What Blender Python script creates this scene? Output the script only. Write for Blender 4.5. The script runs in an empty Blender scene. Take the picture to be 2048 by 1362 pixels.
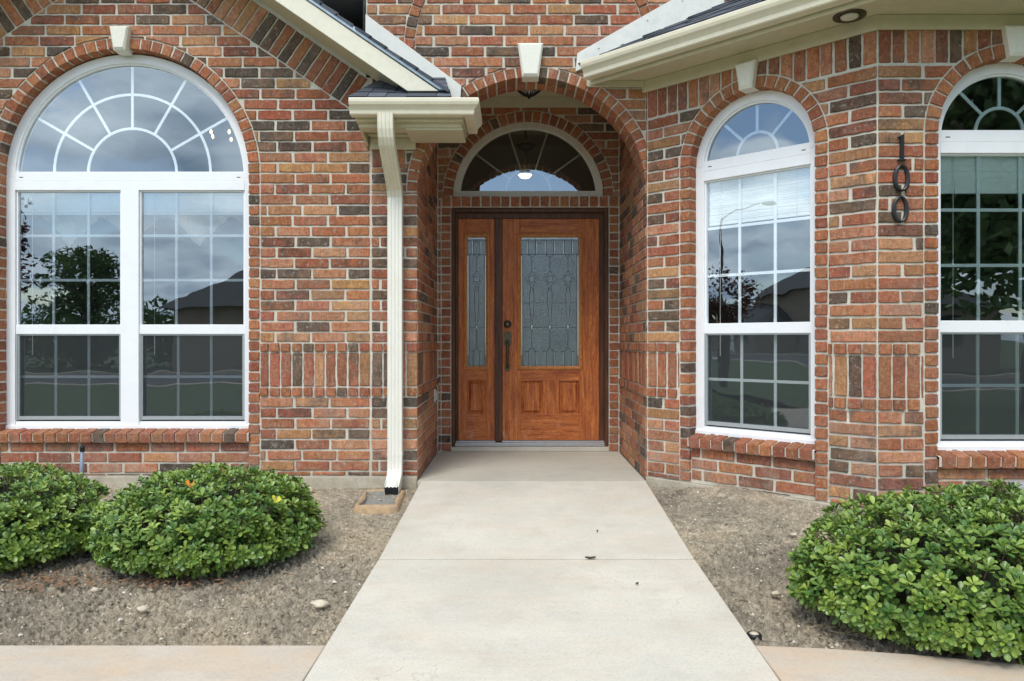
import bpy, bmesh, math, random
from mathutils import Vector, Matrix, noise as mnoise
from mathutils.geometry import tessellate_polygon
random.seed(7)
scene = bpy.context.scene
COL = scene.collection
R = math.radians

# ------------------------------------------------------------------ camera
cam_d = bpy.data.cameras.new('camera'); cam = bpy.data.objects.new('camera', cam_d); COL.objects.link(cam)
cam.location = (0, 0, 1.005); cam.rotation_euler = (R(90), 0, 0)
cam_d.sensor_width = 36; cam_d.lens = 1500/2048*36; cam_d.shift_x = -6/2048
cam_d.clip_start = 0.05; cam_d.clip_end = 2000
scene.camera = cam
# ------------------------------------------------------------------ world
SUN_EL, SUN_AZ = 52, 200      # azimuth clockwise from +Y: behind the camera, a little to the left
world = bpy.data.worlds.new('World'); scene.world = world; world.use_nodes = True
wn, wl = world.node_tree.nodes, world.node_tree.links
wn.clear()
def N(nodes, t, **k):
    n = nodes.new(t)
    for a, v in k.items():
        if a.startswith('i_'): n.inputs[a[2:].replace('_', ' ')].default_value = v
        else: setattr(n, a, v)
    return n
wout = N(wn, 'ShaderNodeOutputWorld'); wbg = N(wn, 'ShaderNodeBackground'); wbg.inputs[1].default_value = 0.13
sky = N(wn, 'ShaderNodeTexSky', sky_type='NISHITA'); sky.sun_disc = False
sky.sun_elevation = R(SUN_EL); sky.sun_rotation = R(SUN_AZ); sky.air_density = 1.0; sky.dust_density = 0.6
tc = N(wn, 'ShaderNodeTexCoord'); sep = N(wn, 'ShaderNodeSeparateXYZ'); wl.new(tc.outputs['Generated'], sep.inputs[0])
zc = N(wn, 'ShaderNodeMath', operation='MAXIMUM'); zc.inputs[1].default_value = 0.0; wl.new(sep.outputs[2], zc.inputs[0])
za = N(wn, 'ShaderNodeMath', operation='ADD'); za.inputs[1].default_value = 0.22; wl.new(zc.outputs[0], za.inputs[0])
dx = N(wn, 'ShaderNodeMath', operation='DIVIDE'); wl.new(sep.outputs[0], dx.inputs[0]); wl.new(za.outputs[0], dx.inputs[1])
dy = N(wn, 'ShaderNodeMath', operation='DIVIDE'); wl.new(sep.outputs[1], dy.inputs[0]); wl.new(za.outputs[0], dy.inputs[1])
cmb = N(wn, 'ShaderNodeCombineXYZ'); wl.new(dx.outputs[0], cmb.inputs[0]); wl.new(dy.outputs[0], cmb.inputs[1])
cn = N(wn, 'ShaderNodeTexNoise'); cn.inputs['Scale'].default_value = 1.5; cn.inputs['Detail'].default_value = 7; cn.inputs['Roughness'].default_value = 0.55; cn.inputs['Distortion'].default_value = 0.3
wl.new(cmb.outputs[0], cn.inputs['Vector'])
cover = N(wn, 'ShaderNodeValToRGB'); cover.color_ramp.elements[0].position = 0.40; cover.color_ramp.elements[1].position = 0.50
cur = cn.outputs[0]      # two breaks in the cloud cover, towards the street and down the street
for dv, wdt, amt in (((0.06, -0.97, 0.25), 0.955, 0.5), ((-0.83, -0.52, 0.27), 0.985, 0.40)):
    dp = N(wn, 'ShaderNodeVectorMath', operation='DOT_PRODUCT'); wl.new(tc.outputs['Generated'], dp.inputs[0]); dp.inputs[1].default_value = Vector(dv).normalized()
    mr = N(wn, 'ShaderNodeMapRange'); mr.inputs[1].default_value = wdt; mr.inputs[2].default_value = 1.0; mr.inputs[3].default_value = 0; mr.inputs[4].default_value = amt; wl.new(dp.outputs['Value'], mr.inputs[0])
    sb_ = N(wn, 'ShaderNodeMath', operation='SUBTRACT'); wl.new(cur, sb_.inputs[0]); wl.new(mr.outputs[0], sb_.inputs[1]); cur = sb_.outputs[0]
wl.new(cur, cover.inputs[0])
cn2 = N(wn, 'ShaderNodeTexNoise'); cn2.inputs['Scale'].default_value = 3.1; cn2.inputs['Detail'].default_value = 6
wl.new(cmb.outputs[0], cn2.inputs['Vector'])
shade = N(wn, 'ShaderNodeValToRGB'); shade.color_ramp.elements[0].position = 0.3; shade.color_ramp.elements[0].color = (2.6, 3.5, 4.5, 1)
shade.color_ramp.elements[1].position = 0.72; shade.color_ramp.elements[1].color = (8.9, 9.6, 10.2, 1)
wl.new(cn2.outputs[0], shade.inputs[0])
mixw = N(wn, 'ShaderNodeMix', data_type='RGBA')
wl.new(cover.outputs[0], mixw.inputs['Factor']); wl.new(sky.outputs[0], mixw.inputs[6]); wl.new(shade.outputs[0], mixw.inputs[7])
wl.new(mixw.outputs[2], wbg.inputs[0]); wl.new(wbg.outputs[0], wout.inputs[0])
# ------------------------------------------------------------------ sun
sd = bpy.data.lights.new('sun', 'SUN'); so = bpy.data.objects.new('sun', sd); COL.objects.link(so)
sd.energy = 1.4; sd.angle = R(22); sd.color = (1.0, 0.96, 0.9)
az, el = R(SUN_AZ), R(SUN_EL)
sun_dir = Vector((math.sin(az)*math.cos(el), math.cos(az)*math.cos(el), math.sin(el)))
so.rotation_euler = (-sun_dir).to_track_quat('-Z', 'Y').to_euler()
so.location = (-5, -10, 20)
vs = scene.view_settings; vs.view_transform = 'Standard'; vs.look = 'None'; vs.gamma = 1; vs.use_curve_mapping = False
vs.exposure = 0.75

# ------------------------------------------------------------------ materials
def newmat(name):
    m = bpy.data.materials.new(name); m.use_nodes = True
    nt = m.node_tree; nt.nodes.clear()
    o = nt.nodes.new('ShaderNodeOutputMaterial'); p = nt.nodes.new('ShaderNodeBsdfPrincipled')
    nt.links.new(p.outputs[0], o.inputs[0])
    return m, nt.nodes, nt.links, p, o
def objco(n, l, scale=(1, 1, 1)):
    t = n.new('ShaderNodeTexCoord'); m = n.new('ShaderNodeMapping'); m.inputs['Scale'].default_value = scale
    l.new(t.outputs['Object'], m.inputs['Vector']); return m.outputs[0]
def noise(n, l, vec, scale, detail=4, rough=0.5, dist=0):
    t = n.new('ShaderNodeTexNoise'); t.inputs['Scale'].default_value = scale; t.inputs['Detail'].default_value = detail
    t.inputs['Roughness'].default_value = rough; t.inputs['Distortion'].default_value = dist
    l.new(vec, t.inputs['Vector']); return t.outputs[0]
def ramp(n, l, fac, stops, interp='LINEAR'):
    r = n.new('ShaderNodeValToRGB'); cr = r.color_ramp; cr.interpolation = interp
    while len(cr.elements) < len(stops): cr.elements.new(0.5)
    for e, (p, c) in zip(cr.elements, stops):
        e.position = p; e.color = (c, c, c, 1) if isinstance(c, (int, float)) else (*c, 1)
    l.new(fac, r.inputs[0]); return r.outputs[0]
def mix(n, l, fac, a, b, mode='MIX'):
    m = n.new('ShaderNodeMix'); m.data_type = 'RGBA'; m.blend_type = mode
    for s, v in ((0, fac), (6, a), (7, b)):
        if hasattr(v, 'is_output'): l.new(v, m.inputs[s])
        elif s == 0: m.inputs[0].default_value = v
        else: m.inputs[s].default_value = (*v, 1) if not isinstance(v, (int, float)) else (v, v, v, 1)
    return m.outputs[2]
def math_(n, l, op, a, b=0.0):
    m = n.new('ShaderNodeMath'); m.operation = op
    for i, v in enumerate((a, b)):
        if hasattr(v, 'is_output'): l.new(v, m.inputs[i])
        else: m.inputs[i].default_value = v
    return m.outputs[0]
def bump(n, l, p, h, strength=0.4, dist=0.01):
    b = n.new('ShaderNodeBump'); b.inputs['Strength'].default_value = strength; b.inputs['Distance'].default_value = dist
    l.new(h, b.inputs['Height']); l.new(b.outputs[0], p.inputs['Normal'])
def simple(name, col, rough=0.5, metal=0.0, nscale=30, var=0.15, bstr=0.1, spec=0.5, dirt=None):
    m, n, l, p, o = newmat(name); v = objco(n, l)
    f = noise(n, l, v, nscale, 5, 0.6)
    c = mix(n, l, ramp(n, l, f, [(0.3, 0), (0.7, 1)]), tuple(x*(1-var) for x in col), tuple(min(1, x*(1+var)) for x in col))
    if dirt:
        f2 = noise(n, l, v, 6, 6, 0.7)
        c = mix(n, l, ramp(n, l, f2, [(0.55, 0), (0.8, 0.6)]), c, dirt)
    l.new(c, p.inputs['Base Color']); p.inputs['Roughness'].default_value = rough; p.inputs['Metallic'].default_value = metal
    p.inputs['Specular IOR Level'].default_value = spec
    if bstr: bump(n, l, p, noise(n, l, v, nscale*4, 4), bstr, 0.003)
    return m
def brick_material(name, dark=1.0):
    m, n, l, p, o = newmat(name)
    at = n.new('ShaderNodeAttribute'); at.attribute_name = 'tone'
    sp = n.new('ShaderNodeSeparateColor'); l.new(at.outputs['Color'], sp.inputs[0])
    v = objco(n, l)
    # every brick looks up its own patch of the noise
    off = n.new('ShaderNodeVectorMath'); off.operation = 'SCALE'; l.new(at.outputs['Vector'], off.inputs[0]); off.inputs['Scale'].default_value = 37
    ad = n.new('ShaderNodeVectorMath'); ad.operation = 'ADD'; l.new(v, ad.inputs[0]); l.new(off.outputs[0], ad.inputs[1]); bv = ad.outputs[0]
    D, RD, OR, TN, PK = (0.095, 0.075, 0.058), (0.42, 0.118, 0.064), (0.48, 0.170, 0.070), (0.54, 0.29, 0.110), (0.58, 0.26, 0.16)
    base = ramp(n, l, sp.outputs[0], [(0.0, D), (0.15, D), (0.17, (0.32, 0.105, 0.068)), (0.42, RD), (0.62, OR), (0.72, PK), (0.86, TN), (1.0, (0.47, 0.24, 0.12))])
    nb = noise(n, l, bv, 9, 5, 0.65)
    patch = ramp(n, l, nb, [(0.36, 0), (0.62, 1)])
    alt = ramp(n, l, sp.outputs[1], [(0.0, (0.30, 0.09, 0.05)), (0.4, (0.48, 0.23, 0.09)), (0.7, (0.50, 0.27, 0.17)), (0.85, (0.11, 0.08, 0.06)), (1.0, (0.09, 0.07, 0.055))])
    isdark = ramp(n, l, sp.outputs[0], [(0.15, 0.38), (0.2, 1.0)])
    c = mix(n, l, math_(n, l, 'MULTIPLY', math_(n, l, 'MULTIPLY', patch, 0.78), isdark), base, alt)
    val = math_(n, l, 'ADD', math_(n, l, 'MULTIPLY', sp.outputs[2], 0.42), 0.80)
    c = mix(n, l, 1.0, c, val, 'MULTIPLY')
    # wire cut drag marks and grit
    vv = objco(n, l, (1, 1, 0.16)); st = noise(n, l, vv, 90, 3, 0.6)
    c = mix(n, l, 0.55, c, ramp(n, l, st, [(0.25, 0.55), (0.7, 1.35)]), 'MULTIPLY')
    mm_ = noise(n, l, bv, 38, 5, 0.75); c = mix(n, l, 0.75, c, ramp(n, l, mm_, [(0.3, 0.55), (0.7, 1.4)]), 'MULTIPLY')
    g = noise(n, l, v, 170, 3, 0.7); c = mix(n, l, 0.6, c, ramp(n, l, g, [(0.3, 0.6), (0.7, 1.35)]), 'MULTIPLY')
    du = noise(n, l, v, 1.1, 7, 0.7); c = mix(n, l, ramp(n, l, du, [(0.45, 0.0), (0.70, 0.14)]), c, (0.52, 0.38, 0.29))
    du2 = noise(n, l, v, 22, 7, 0.8); c = mix(n, l, ramp(n, l, du2, [(0.50, 0), (0.74, 0.26)]), c, (0.50, 0.34, 0.25))
    # mortar smears and lime bloom, denser near the ground
    sx = n.new('ShaderNodeSeparateXYZ'); l.new(v, sx.inputs[0])
    low = n.new('ShaderNodeMapRange'); low.inputs[1].default_value = 0.55; low.inputs[2].default_value = 0.0; low.inputs[3].default_value = 0.10; low.inputs[4].default_value = 0.50
    l.new(sx.outputs[2], low.inputs[0])
    ef = noise(n, l, v, 7.5, 8, 0.72)
    efm = math_(n, l, 'MULTIPLY', ramp(n, l, ef, [(0.48, 0), (0.74, 1)]), low.outputs[0])
    c = mix(n, l, efm, c, (0.50, 0.44, 0.38))
    sm = noise(n, l, v, 42, 6, 0.75); c = mix(n, l, ramp(n, l, sm, [(0.57, 0), (0.66, 0.7)]), c, (0.50, 0.46, 0.38))
    if dark != 1: c = mix(n, l, 1.0, c, dark, 'MULTIPLY')
    l.new(c, p.inputs['Base Color']); p.inputs['Roughness'].default_value = 0.88; p.inputs['Specular IOR Level'].default_value = 0.25
    h = math_(n, l, 'ADD', math_(n, l, 'MULTIPLY', st, 0.6), math_(n, l, 'ADD', g, math_(n, l, 'MULTIPLY', nb, 1.2)))
    bump(n, l, p, math_(n, l, 'ADD', h, math_(n, l, 'MULTIPLY', mm_, 1.4)), 0.9, 0.009)
    return m
def mortar_material(name, col=(0.66, 0.62, 0.52)):
    m, n, l, p, o = newmat(name); v = objco(n, l)
    a = noise(n, l, v, 5, 6, 0.7); b = noise(n, l, v, 140, 4, 0.7)
    c = mix(n, l, ramp(n, l, a, [(0.3, 0), (0.7, 1)]), tuple(x*0.78 for x in col), tuple(x*1.12 for x in col))
    c = mix(n, l, 0.7, c, ramp(n, l, b, [(0.25, 0.7), (0.75, 1.25)]), 'MULTIPLY')
    sx = n.new('ShaderNodeSeparateXYZ'); l.new(v, sx.inputs[0])
    low = n.new('ShaderNodeMapRange'); low.inputs[1].default_value = 0.3; low.inputs[2].default_value = -0.1; low.inputs[3].default_value = 0; low.inputs[4].default_value = 0.7
    l.new(sx.outputs[2], low.inputs[0])
    dd = noise(n, l, v, 11, 6, 0.7)
    c = mix(n, l, math_(n, l, 'MULTIPLY', low.outputs[0], ramp(n, l, dd, [(0.35, 0.1), (0.65, 1)])), c, (0.30, 0.25, 0.165))
    l.new(c, p.inputs['Base Color']); p.inputs['Roughness'].default_value = 0.95; p.inputs['Specular IOR Level'].default_value = 0.2
    bump(n, l, p, math_(n, l, 'ADD', b, noise(n, l, v, 40, 3)), 0.6, 0.004)
    return m
M = {}
M['brick'] = brick_material('brick'); M['mortar'] = mortar_material('mortar')
M['foundation'] = mortar_material('foundation_concrete', (0.56, 0.51, 0.41))
M['trim'] = simple('cream_trim_paint', (0.58, 0.53, 0.375), 0.45, nscale=14, var=0.05, bstr=0.05, dirt=(0.50, 0.43, 0.26))
M['gutter'] = simple('cream_gutter_metal', (0.72, 0.66, 0.50), 0.35, nscale=9, var=0.04, bstr=0.03, dirt=(0.58, 0.50, 0.33))
M['spout'] = simple('white_downspout_metal', (0.80, 0.78, 0.69), 0.4, nscale=12, var=0.03, bstr=0.03, dirt=(0.66, 0.60, 0.44))
M['stained'] = simple('stained_downspout_elbow', (0.74, 0.70, 0.56), 0.45, nscale=12, var=0.05, bstr=0.05, dirt=(0.45, 0.38, 0.20))
M['fascia'] = simple('weathered_cream_fascia', (0.74, 0.70, 0.56), 0.55, nscale=22, var=0.05, bstr=0.12, dirt=(0.50, 0.46, 0.34))
M['key'] = simple('cast_stone', (0.78, 0.76, 0.66), 0.7, nscale=60, var=0.05, bstr=0.1)
M['vinyl'] = simple('white_vinyl', (0.86, 0.87, 0.88), 0.35, nscale=8, var=0.02, bstr=0, dirt=(0.74, 0.73, 0.68))
M['vinyl_old'] = simple('peeling_white_vinyl', (0.66, 0.63, 0.55), 0.5, nscale=18, var=0.06, bstr=0.1, dirt=(0.42, 0.36, 0.26))
M['grid'] = simple('white_grille', (0.93, 0.95, 0.95), 0.5, var=0.02, bstr=0)
M['screen_frame'] = simple('grey_aluminium', (0.42, 0.45, 0.45), 0.4, 0.3, var=0.05, bstr=0)
M['blind'] = simple('white_blind', (0.93, 0.94, 0.90), 0.5, var=0.03, bstr=0)
M['cream_cloth'] = simple('cream_cloth', (0.66, 0.62, 0.50), 0.9, nscale=40, var=0.08)
M['room'] = simple('room_paint', (0.20, 0.20, 0.19), 0.9, nscale=2, var=0.1, bstr=0)
M['flash'] = simple('white_flashing', (0.70, 0.70, 0.64), 0.45, nscale=20, var=0.06, bstr=0.05, dirt=(0.48, 0.47, 0.42))
M['drip'] = simple('galvanised_drip_edge', (0.46, 0.54, 0.62), 0.35, 0.4, nscale=15, var=0.15, bstr=0.05)
M['black'] = simple('black_metal', (0.018, 0.019, 0.02), 0.4, 0.3, var=0.2, bstr=0.1)
M['bronze'] = simple('aged_bronze', (0.10, 0.080, 0.045), 0.42, 0.55, nscale=60, var=0.35, bstr=0.15)
M['lead'] = simple('lead_came', (0.055, 0.07, 0.075), 0.45, 0.4, var=0.1, bstr=0)
M['alu'] = simple('threshold_aluminium', (0.40, 0.40, 0.40), 0.4, 0.5, var=0.08, bstr=0.05)
M['pvc'] = simple('grey_plastic_pipe', (0.20, 0.24, 0.30), 0.45, var=0.1, bstr=0.05)
M['dark'] = simple('dark_hollow', (0.02, 0.02, 0.02), 0.8, var=0.1, bstr=0)
M['splash'] = simple('tan_cast_stone', (0.44, 0.30, 0.17), 0.9, nscale=26, var=0.22, bstr=0.6, dirt=(0.27, 0.25, 0.2))
M['splash_in'] = simple('grey_silt', (0.26, 0.25, 0.22), 0.95, nscale=60, var=0.3, bstr=0.6)
M['stone'] = simple('pale_limestone', (0.56, 0.48, 0.36), 0.9, nscale=40, var=0.15, bstr=0.5)
M['mulch'] = simple('brown_mulch', (0.23, 0.125, 0.065), 0.95, nscale=50, var=0.5, bstr=0.3)
M['straw'] = simple('dry_straw', (0.42, 0.31, 0.17), 0.9, nscale=50, var=0.3, bstr=0)
M['twig'] = simple('twig_bark', (0.10, 0.07, 0.045), 0.9, nscale=50, var=0.3, bstr=0.3)
M['petal'] = simple('orange_leaf', (0.75, 0.25, 0.03), 0.6, var=0.2, bstr=0)
M['yellow'] = simple('yellow_leaf', (0.70, 0.62, 0.06), 0.5, var=0.2, bstr=0)
M['greybox'] = simple('grey_cast_metal', (0.50, 0.51, 0.52), 0.5, 0.3, var=0.1, bstr=0.1)
M['asphalt'] = simple('asphalt', (0.085, 0.085, 0.083), 0.9, nscale=20, var=0.2)
M['grass'] = simple('lawn_grass', (0.075, 0.11, 0.03), 0.95, nscale=4, var=0.4, bstr=0.5)
M['farwall'] = simple('tan_brick_far', (0.30, 0.23, 0.17), 0.9, nscale=4, var=0.1)
M['farroof'] = simple('dark_shingle_far', (0.075, 0.072, 0.070), 0.9, nscale=5, var=0.2)
M['bark'] = simple('tree_bark', (0.12, 0.085, 0.06), 0.95, nscale=25, var=0.3, bstr=0.6)
def bulbmat():
    m, n, l, p, o = newmat('lit_bulb'); p.inputs['Base Color'].default_value = (1, .85, .6, 1)
    p.inputs['Emission Color'].default_value = (1, 0.72, 0.38, 1); p.inputs['Emission Strength'].default_value = 2.5; return m
M['bulb'] = bulbmat()
def glassmat(name, refl=0.30, tint=(0.93, 0.96, 0.96), gl=(0.82, 0.92, 1.0)):
    m, n, l, p, o = newmat(name); n.remove(p)
    t = n.new('ShaderNodeBsdfTransparent'); t.inputs[0].default_value = (*tint, 1)
    g = n.new('ShaderNodeBsdfGlossy'); g.inputs[0].default_value = (*gl, 1); g.inputs['Roughness'].default_value = 0.0
    # faint ripple of a sealed double pane
    v = objco(n, l); w = noise(n, l, v, 2.2, 2)
    b = n.new('ShaderNodeBump'); b.inputs['Strength'].default_value = 0.03; b.inputs['Distance'].default_value = 0.05; l.new(w, b.inputs['Height']); l.new(b.outputs[0], g.inputs['Normal'])
    f = n.new('ShaderNodeFresnel'); f.inputs[0].default_value = 1.5
    fac = math_(n, l, 'ADD', f.outputs[0], refl)
    mx = n.new('ShaderNodeMixShader'); l.new(fac, mx.inputs[0]); l.new(t.outputs[0], mx.inputs[1]); l.new(g.outputs[0], mx.inputs[2]); l.new(mx.outputs[0], o.inputs[0])
    return m
M['glass'] = glassmat('window_glass', 0.22)
M['glass_green'] = glassmat('green_window_glass', 0.16, (0.90, 0.98, 0.94), (0.85, 0.95, 1.0))
def screenmat():
    m, n, l, p, o = newmat('insect_screen'); p.inputs['Base Color'].default_value = (0.075, 0.085, 0.09, 1); p.inputs['Roughness'].default_value = 0.7
    v = objco(n, l); a = noise(n, l, v, 3, 4)
    t = n.new('ShaderNodeBsdfTransparent'); mx = n.new('ShaderNodeMixShader')
    l.new(math_(n, l, 'ADD', math_(n, l, 'MULTIPLY', a, 0.10), 0.22), mx.inputs[0]); l.new(t.outputs[0], mx.inputs[1]); l.new(p.outputs[0], mx.inputs[2]); l.new(mx.outputs[0], o.inputs[0])
    return m
M['screen'] = screenmat()
def leadedmat():
    m, n, l, p, o = newmat('hammered_glass'); v = objco(n, l)
    c = mix(n, l, ramp(n, l, noise(n, l, v, 5, 3), [(0.3, 0), (0.7, 1)]), (0.040, 0.075, 0.088), (0.085, 0.130, 0.145))
    l.new(c, p.inputs['Base Color']); p.inputs['Roughness'].default_value = 0.10; p.inputs['Specular IOR Level'].default_value = 1.0; p.inputs['IOR'].default_value = 1.6
    h = noise(n, l, v, 85, 2, 0.5, 0.6); bump(n, l, p, h, 0.5, 0.005); return m
M['hammer'] = leadedmat()
def bevelglass():
    m, n, l, p, o = newmat('bevelled_glass'); p.inputs['Base Color'].default_value = (0.46, 0.56, 0.58, 1); p.inputs['Roughness'].default_value = 0.08  # pale base colour paints in the glint of the bevels
    p.inputs['IOR'].default_value = 2.0; p.inputs['Specular IOR Level'].default_value = 1.0; return m
M['bevel'] = bevelglass()
def woodmat(name, horiz, dark=False):
    m, n, l, p, o = newmat(name)
    sc = (1, 6, 12) if horiz else (12, 6, 1)
    v = objco(n, l, sc); a = noise(n, l, v, 3.2, 6, 0.65, 0.5); b = noise(n, l, v, 22, 4, 0.7)
    vo = objco(n, l); w = noise(n, l, vo, 4, 5, 0.6)
    if dark:
        c = mix(n, l, ramp(n, l, a, [(0.3, 0), (0.7, 1)]), (0.035, 0.014, 0.007), (0.15, 0.058, 0.024))
    else:
        c = ramp(n, l, a, [(0.28, (0.17, 0.036, 0.010)), (0.42, (0.42, 0.105, 0.024)), (0.55, (0.58, 0.175, 0.040)), (0.75, (0.74, 0.29, 0.085))])
        c = mix(n, l, ramp(n, l, b, [(0.38, 0.65), (0.52, 0.0)]), c, (0.13, 0.028, 0.009))
        # reddish bleached wear
        c = mix(n, l, ramp(n, l, w, [(0.52, 0), (0.72, 0.6)]), c, (0.44, 0.15, 0.07))
        sxz = n.new('ShaderNodeSeparateXYZ'); l.new(vo, sxz.inputs[0])
        lo = n.new('ShaderNodeMapRange'); lo.inputs[1].default_value = 0.45; lo.inputs[2].default_value = 0.05; lo.inputs[3].default_value = 0.0; lo.inputs[4].default_value = 0.9; l.new(sxz.outputs[2], lo.inputs[0])
        w2 = noise(n, l, vo, 9, 6, 0.7); c = mix(n, l, math_(n, l, 'MULTIPLY', lo.outputs[0], ramp(n, l, w2, [(0.56, 0), (0.72, 0.8)])), c, (0.56, 0.40, 0.32))
    l.new(c, p.inputs['Base Color']); p.inputs['Roughness'].default_value = 0.5; p.inputs['Specular IOR Level'].default_value = 0.35
    bump(n, l, p, math_(n, l, 'ADD', a, b), 0.35, 0.002); return m
M['wood_v'] = woodmat('stained_wood', False); M['wood_h'] = woodmat('stained_wood_rail', True); M['bead'] = simple('golden_wood_bead', (0.52, 0.20, 0.05), 0.45, nscale=45, var=.35, bstr=.2); M['wood_dark'] = woodmat('dark_stained_frame', False, True)
def concretemat(name, col, warm=0.0):
    m, n, l, p, o = newmat(name); v = objco(n, l)
    a = noise(n, l, v, 1.6, 6, 0.65); b = noise(n, l, v, 260, 3, 0.8); s = noise(n, l, objco(n, l, (1, 6, 1)), 5, 5, 0.7)
    c = mix(n, l, ramp(n, l, a, [(0.3, 0), (0.7, 1)]), tuple(x*0.88 for x in col), tuple(min(1, x*1.06) for x in col))
    c = mix(n, l, 0.8, c, ramp(n, l, b, [(0.25, 0.72), (0.42, 0.96), (0.75, 1.12)]), 'MULTIPLY')
    c = mix(n, l, 0.4, c, ramp(n, l, s, [(0.3, 0.90), (0.7, 1.05)]), 'MULTIPLY')
    k_ = noise(n, l, v, 95, 4, 0.8); c = mix(n, l, 0.9, c, ramp(n, l, k_, [(0.30, 0.74), (0.46, 1.0), (0.75, 1.08)]), 'MULTIPLY')
    q_ = noise(n, l, v, 6, 7, 0.7); c = mix(n, l, ramp(n, l, q_, [(0.5, 0), (0.75, 0.5)]), c, tuple(x*0.72 for x in col))
    if warm:
        w = noise(n, l, objco(n, l, (1, 2.2, 1)), 2.6, 5, 0.6); c = mix(n, l, ramp(n, l, w, [(0.46, 0), (0.66, warm)]), c, (0.62, 0.40, 0.22))
    ck = n.new('ShaderNodeTexVoronoi'); ck.feature = 'DISTANCE_TO_EDGE'; ck.inputs['Scale'].default_value = 0.7
    wv = n.new('ShaderNodeVectorMath'); wv.operation = 'ADD'; l.new(v, wv.inputs[0]); nn_ = n.new('ShaderNodeTexNoise'); nn_.inputs['Scale'].default_value = 4; nn_.inputs['Detail'].default_value = 6; l.new(v, nn_.inputs['Vector']); l.new(nn_.outputs['Color'], wv.inputs[1]); l.new(wv.outputs[0], ck.inputs['Vector'])
    c = mix(n, l, math_(n, l, 'MULTIPLY', ramp(n, l, ck.outputs['Distance'], [(0.0, 0.5), (0.0035, 0)]), ramp(n, l, a, [(0.5, 0), (0.6, 1)])), c, (0.25, 0.22, 0.17))
    sp = n.new('ShaderNodeTexVoronoi'); sp.inputs['Scale'].default_value = 60; l.new(v, sp.inputs['Vector'])
    c = mix(n, l, ramp(n, l, sp.outputs['Distance'], [(0.06, 0.45), (0.10, 0)]), c, (0.25, 0.22, 0.18))
    l.new(c, p.inputs['Base Color']); p.inputs['Roughness'].default_value = 0.9; p.inputs['Specular IOR Level'].default_value = 0.3
    bump(n, l, p, math_(n, l, 'ADD', b, noise(n, l, v, 30, 3)), 0.35, 0.003); return m
M['concrete'] = concretemat('walkway_concrete', (0.63, 0.58, 0.485), 0.14); M['concrete2'] = concretemat('sidewalk_concrete', (0.56, 0.48, 0.385), 0.40)
M['porch'] = concretemat('porch_concrete', (0.54, 0.505, 0.42))
def soilmat():
    m, n, l, p, o = newmat('dry_soil'); v = objco(n, l)
    a = noise(n, l, v, 1.3, 6, 0.65); b = noise(n, l, v, 55, 6, 0.75); g = noise(n, l, v, 260, 3, 0.7)
    c = ramp(n, l, a, [(0.32, (0.30, 0.255, 0.195)), (0.46, (0.42, 0.355, 0.265)), (0.55, (0.52, 0.43, 0.31)), (0.7, (0.62, 0.50, 0.345))])
    a2 = noise(n, l, v, 14, 6, 0.8); c = mix(n, l, 0.85, c, ramp(n, l, a2, [(0.35, 0.55), (0.6, 1.2)]), 'MULTIPLY')
    c = mix(n, l, 0.8, c, ramp(n, l, b, [(0.3, 0.50), (0.55, 1.45)]), 'MULTIPLY')  # hollows of the bump noise toned darker, crevice shade put into the colour
    c = mix(n, l, 0.7, c, ramp(n, l, g, [(0.25, 0.65), (0.65, 1.5)]), 'MULTIPLY')
    vo = n.new('ShaderNodeTexVoronoi'); vo.inputs['Scale'].default_value = 75; l.new(v, vo.inputs['Vector'])
    pick = n.new('ShaderNodeSeparateColor'); l.new(vo.outputs['Color'], pick.inputs[0])
    chip = math_(n, l, 'MULTIPLY', ramp(n, l, vo.outputs['Distance'], [(0.20, 1), (0.32, 0)]), ramp(n, l, pick.outputs[0], [(0.78, 0), (0.84, 1)]))
    c = mix(n, l, math_(n, l, 'MULTIPLY', chip, 0.8), c, (0.58, 0.52, 0.42))
    l.new(c, p.inputs['Base Color']); p.inputs['Roughness'].default_value = 1; p.inputs['Specular IOR Level'].default_value = 0.1
    bump(n, l, p, math_(n, l, 'ADD', math_(n, l, 'MULTIPLY', b, 1.0), math_(n, l, 'MULTIPLY', g, 0.6)), 1.0, 0.022); return m
M['soil'] = soilmat()
def tonemat(name, c0, c1, rough=0.9, spec=0.3, nscale=120, bs=0.5, sss=0):
    m, n, l, p, o = newmat(name); at = n.new('ShaderNodeAttribute'); at.attribute_name = 'tone'
    sp = n.new('ShaderNodeSeparateColor'); l.new(at.outputs['Color'], sp.inputs[0]); v = objco(n, l)
    c = mix(n, l, sp.outputs[0], c0, c1); g = noise(n, l, v, nscale, 3, 0.7)
    c = mix(n, l, 0.6, c, ramp(n, l, g, [(0.25, 0.65), (0.75, 1.35)]), 'MULTIPLY')
    l.new(c, p.inputs['Base Color']); p.inputs['Roughness'].default_value = rough; p.inputs['Specular IOR Level'].default_value = spec
    if bs: bump(n, l, p, g, bs, 0.003)
    if sss:
        tr = n.new('ShaderNodeBsdfTranslucent'); l.new(c, tr.inputs[0]); ms = n.new('ShaderNodeMixShader'); ms.inputs[0].default_value = sss
        l.new(p.outputs[0], ms.inputs[1]); l.new(tr.outputs[0], ms.inputs[2]); l.new(ms.outputs[0], o.inputs[0])
    return m
M['shingle'] = tonemat('asphalt_shingle', (0.05, 0.056, 0.068), (0.115, 0.125, 0.145), nscale=260)
M['leaf'] = tonemat('shrub_leaf', (0.070, 0.165, 0.034), (0.36, 0.47, 0.085), 0.33, 0.5, nscale=30, bs=0.1, sss=0.18)
M['treeleaf'] = tonemat('tree_leaf', (0.07, 0.13, 0.045), (0.19, 0.28, 0.10), 0.5, 0.4, nscale=10, bs=0, sss=0.15)
M['redleaf'] = tonemat('reddish_tree_leaf', (0.05, 0.05, 0.02), (0.20, 0.03, 0.035), 0.5, 0.4, nscale=10, bs=0, sss=0.15)
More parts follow.
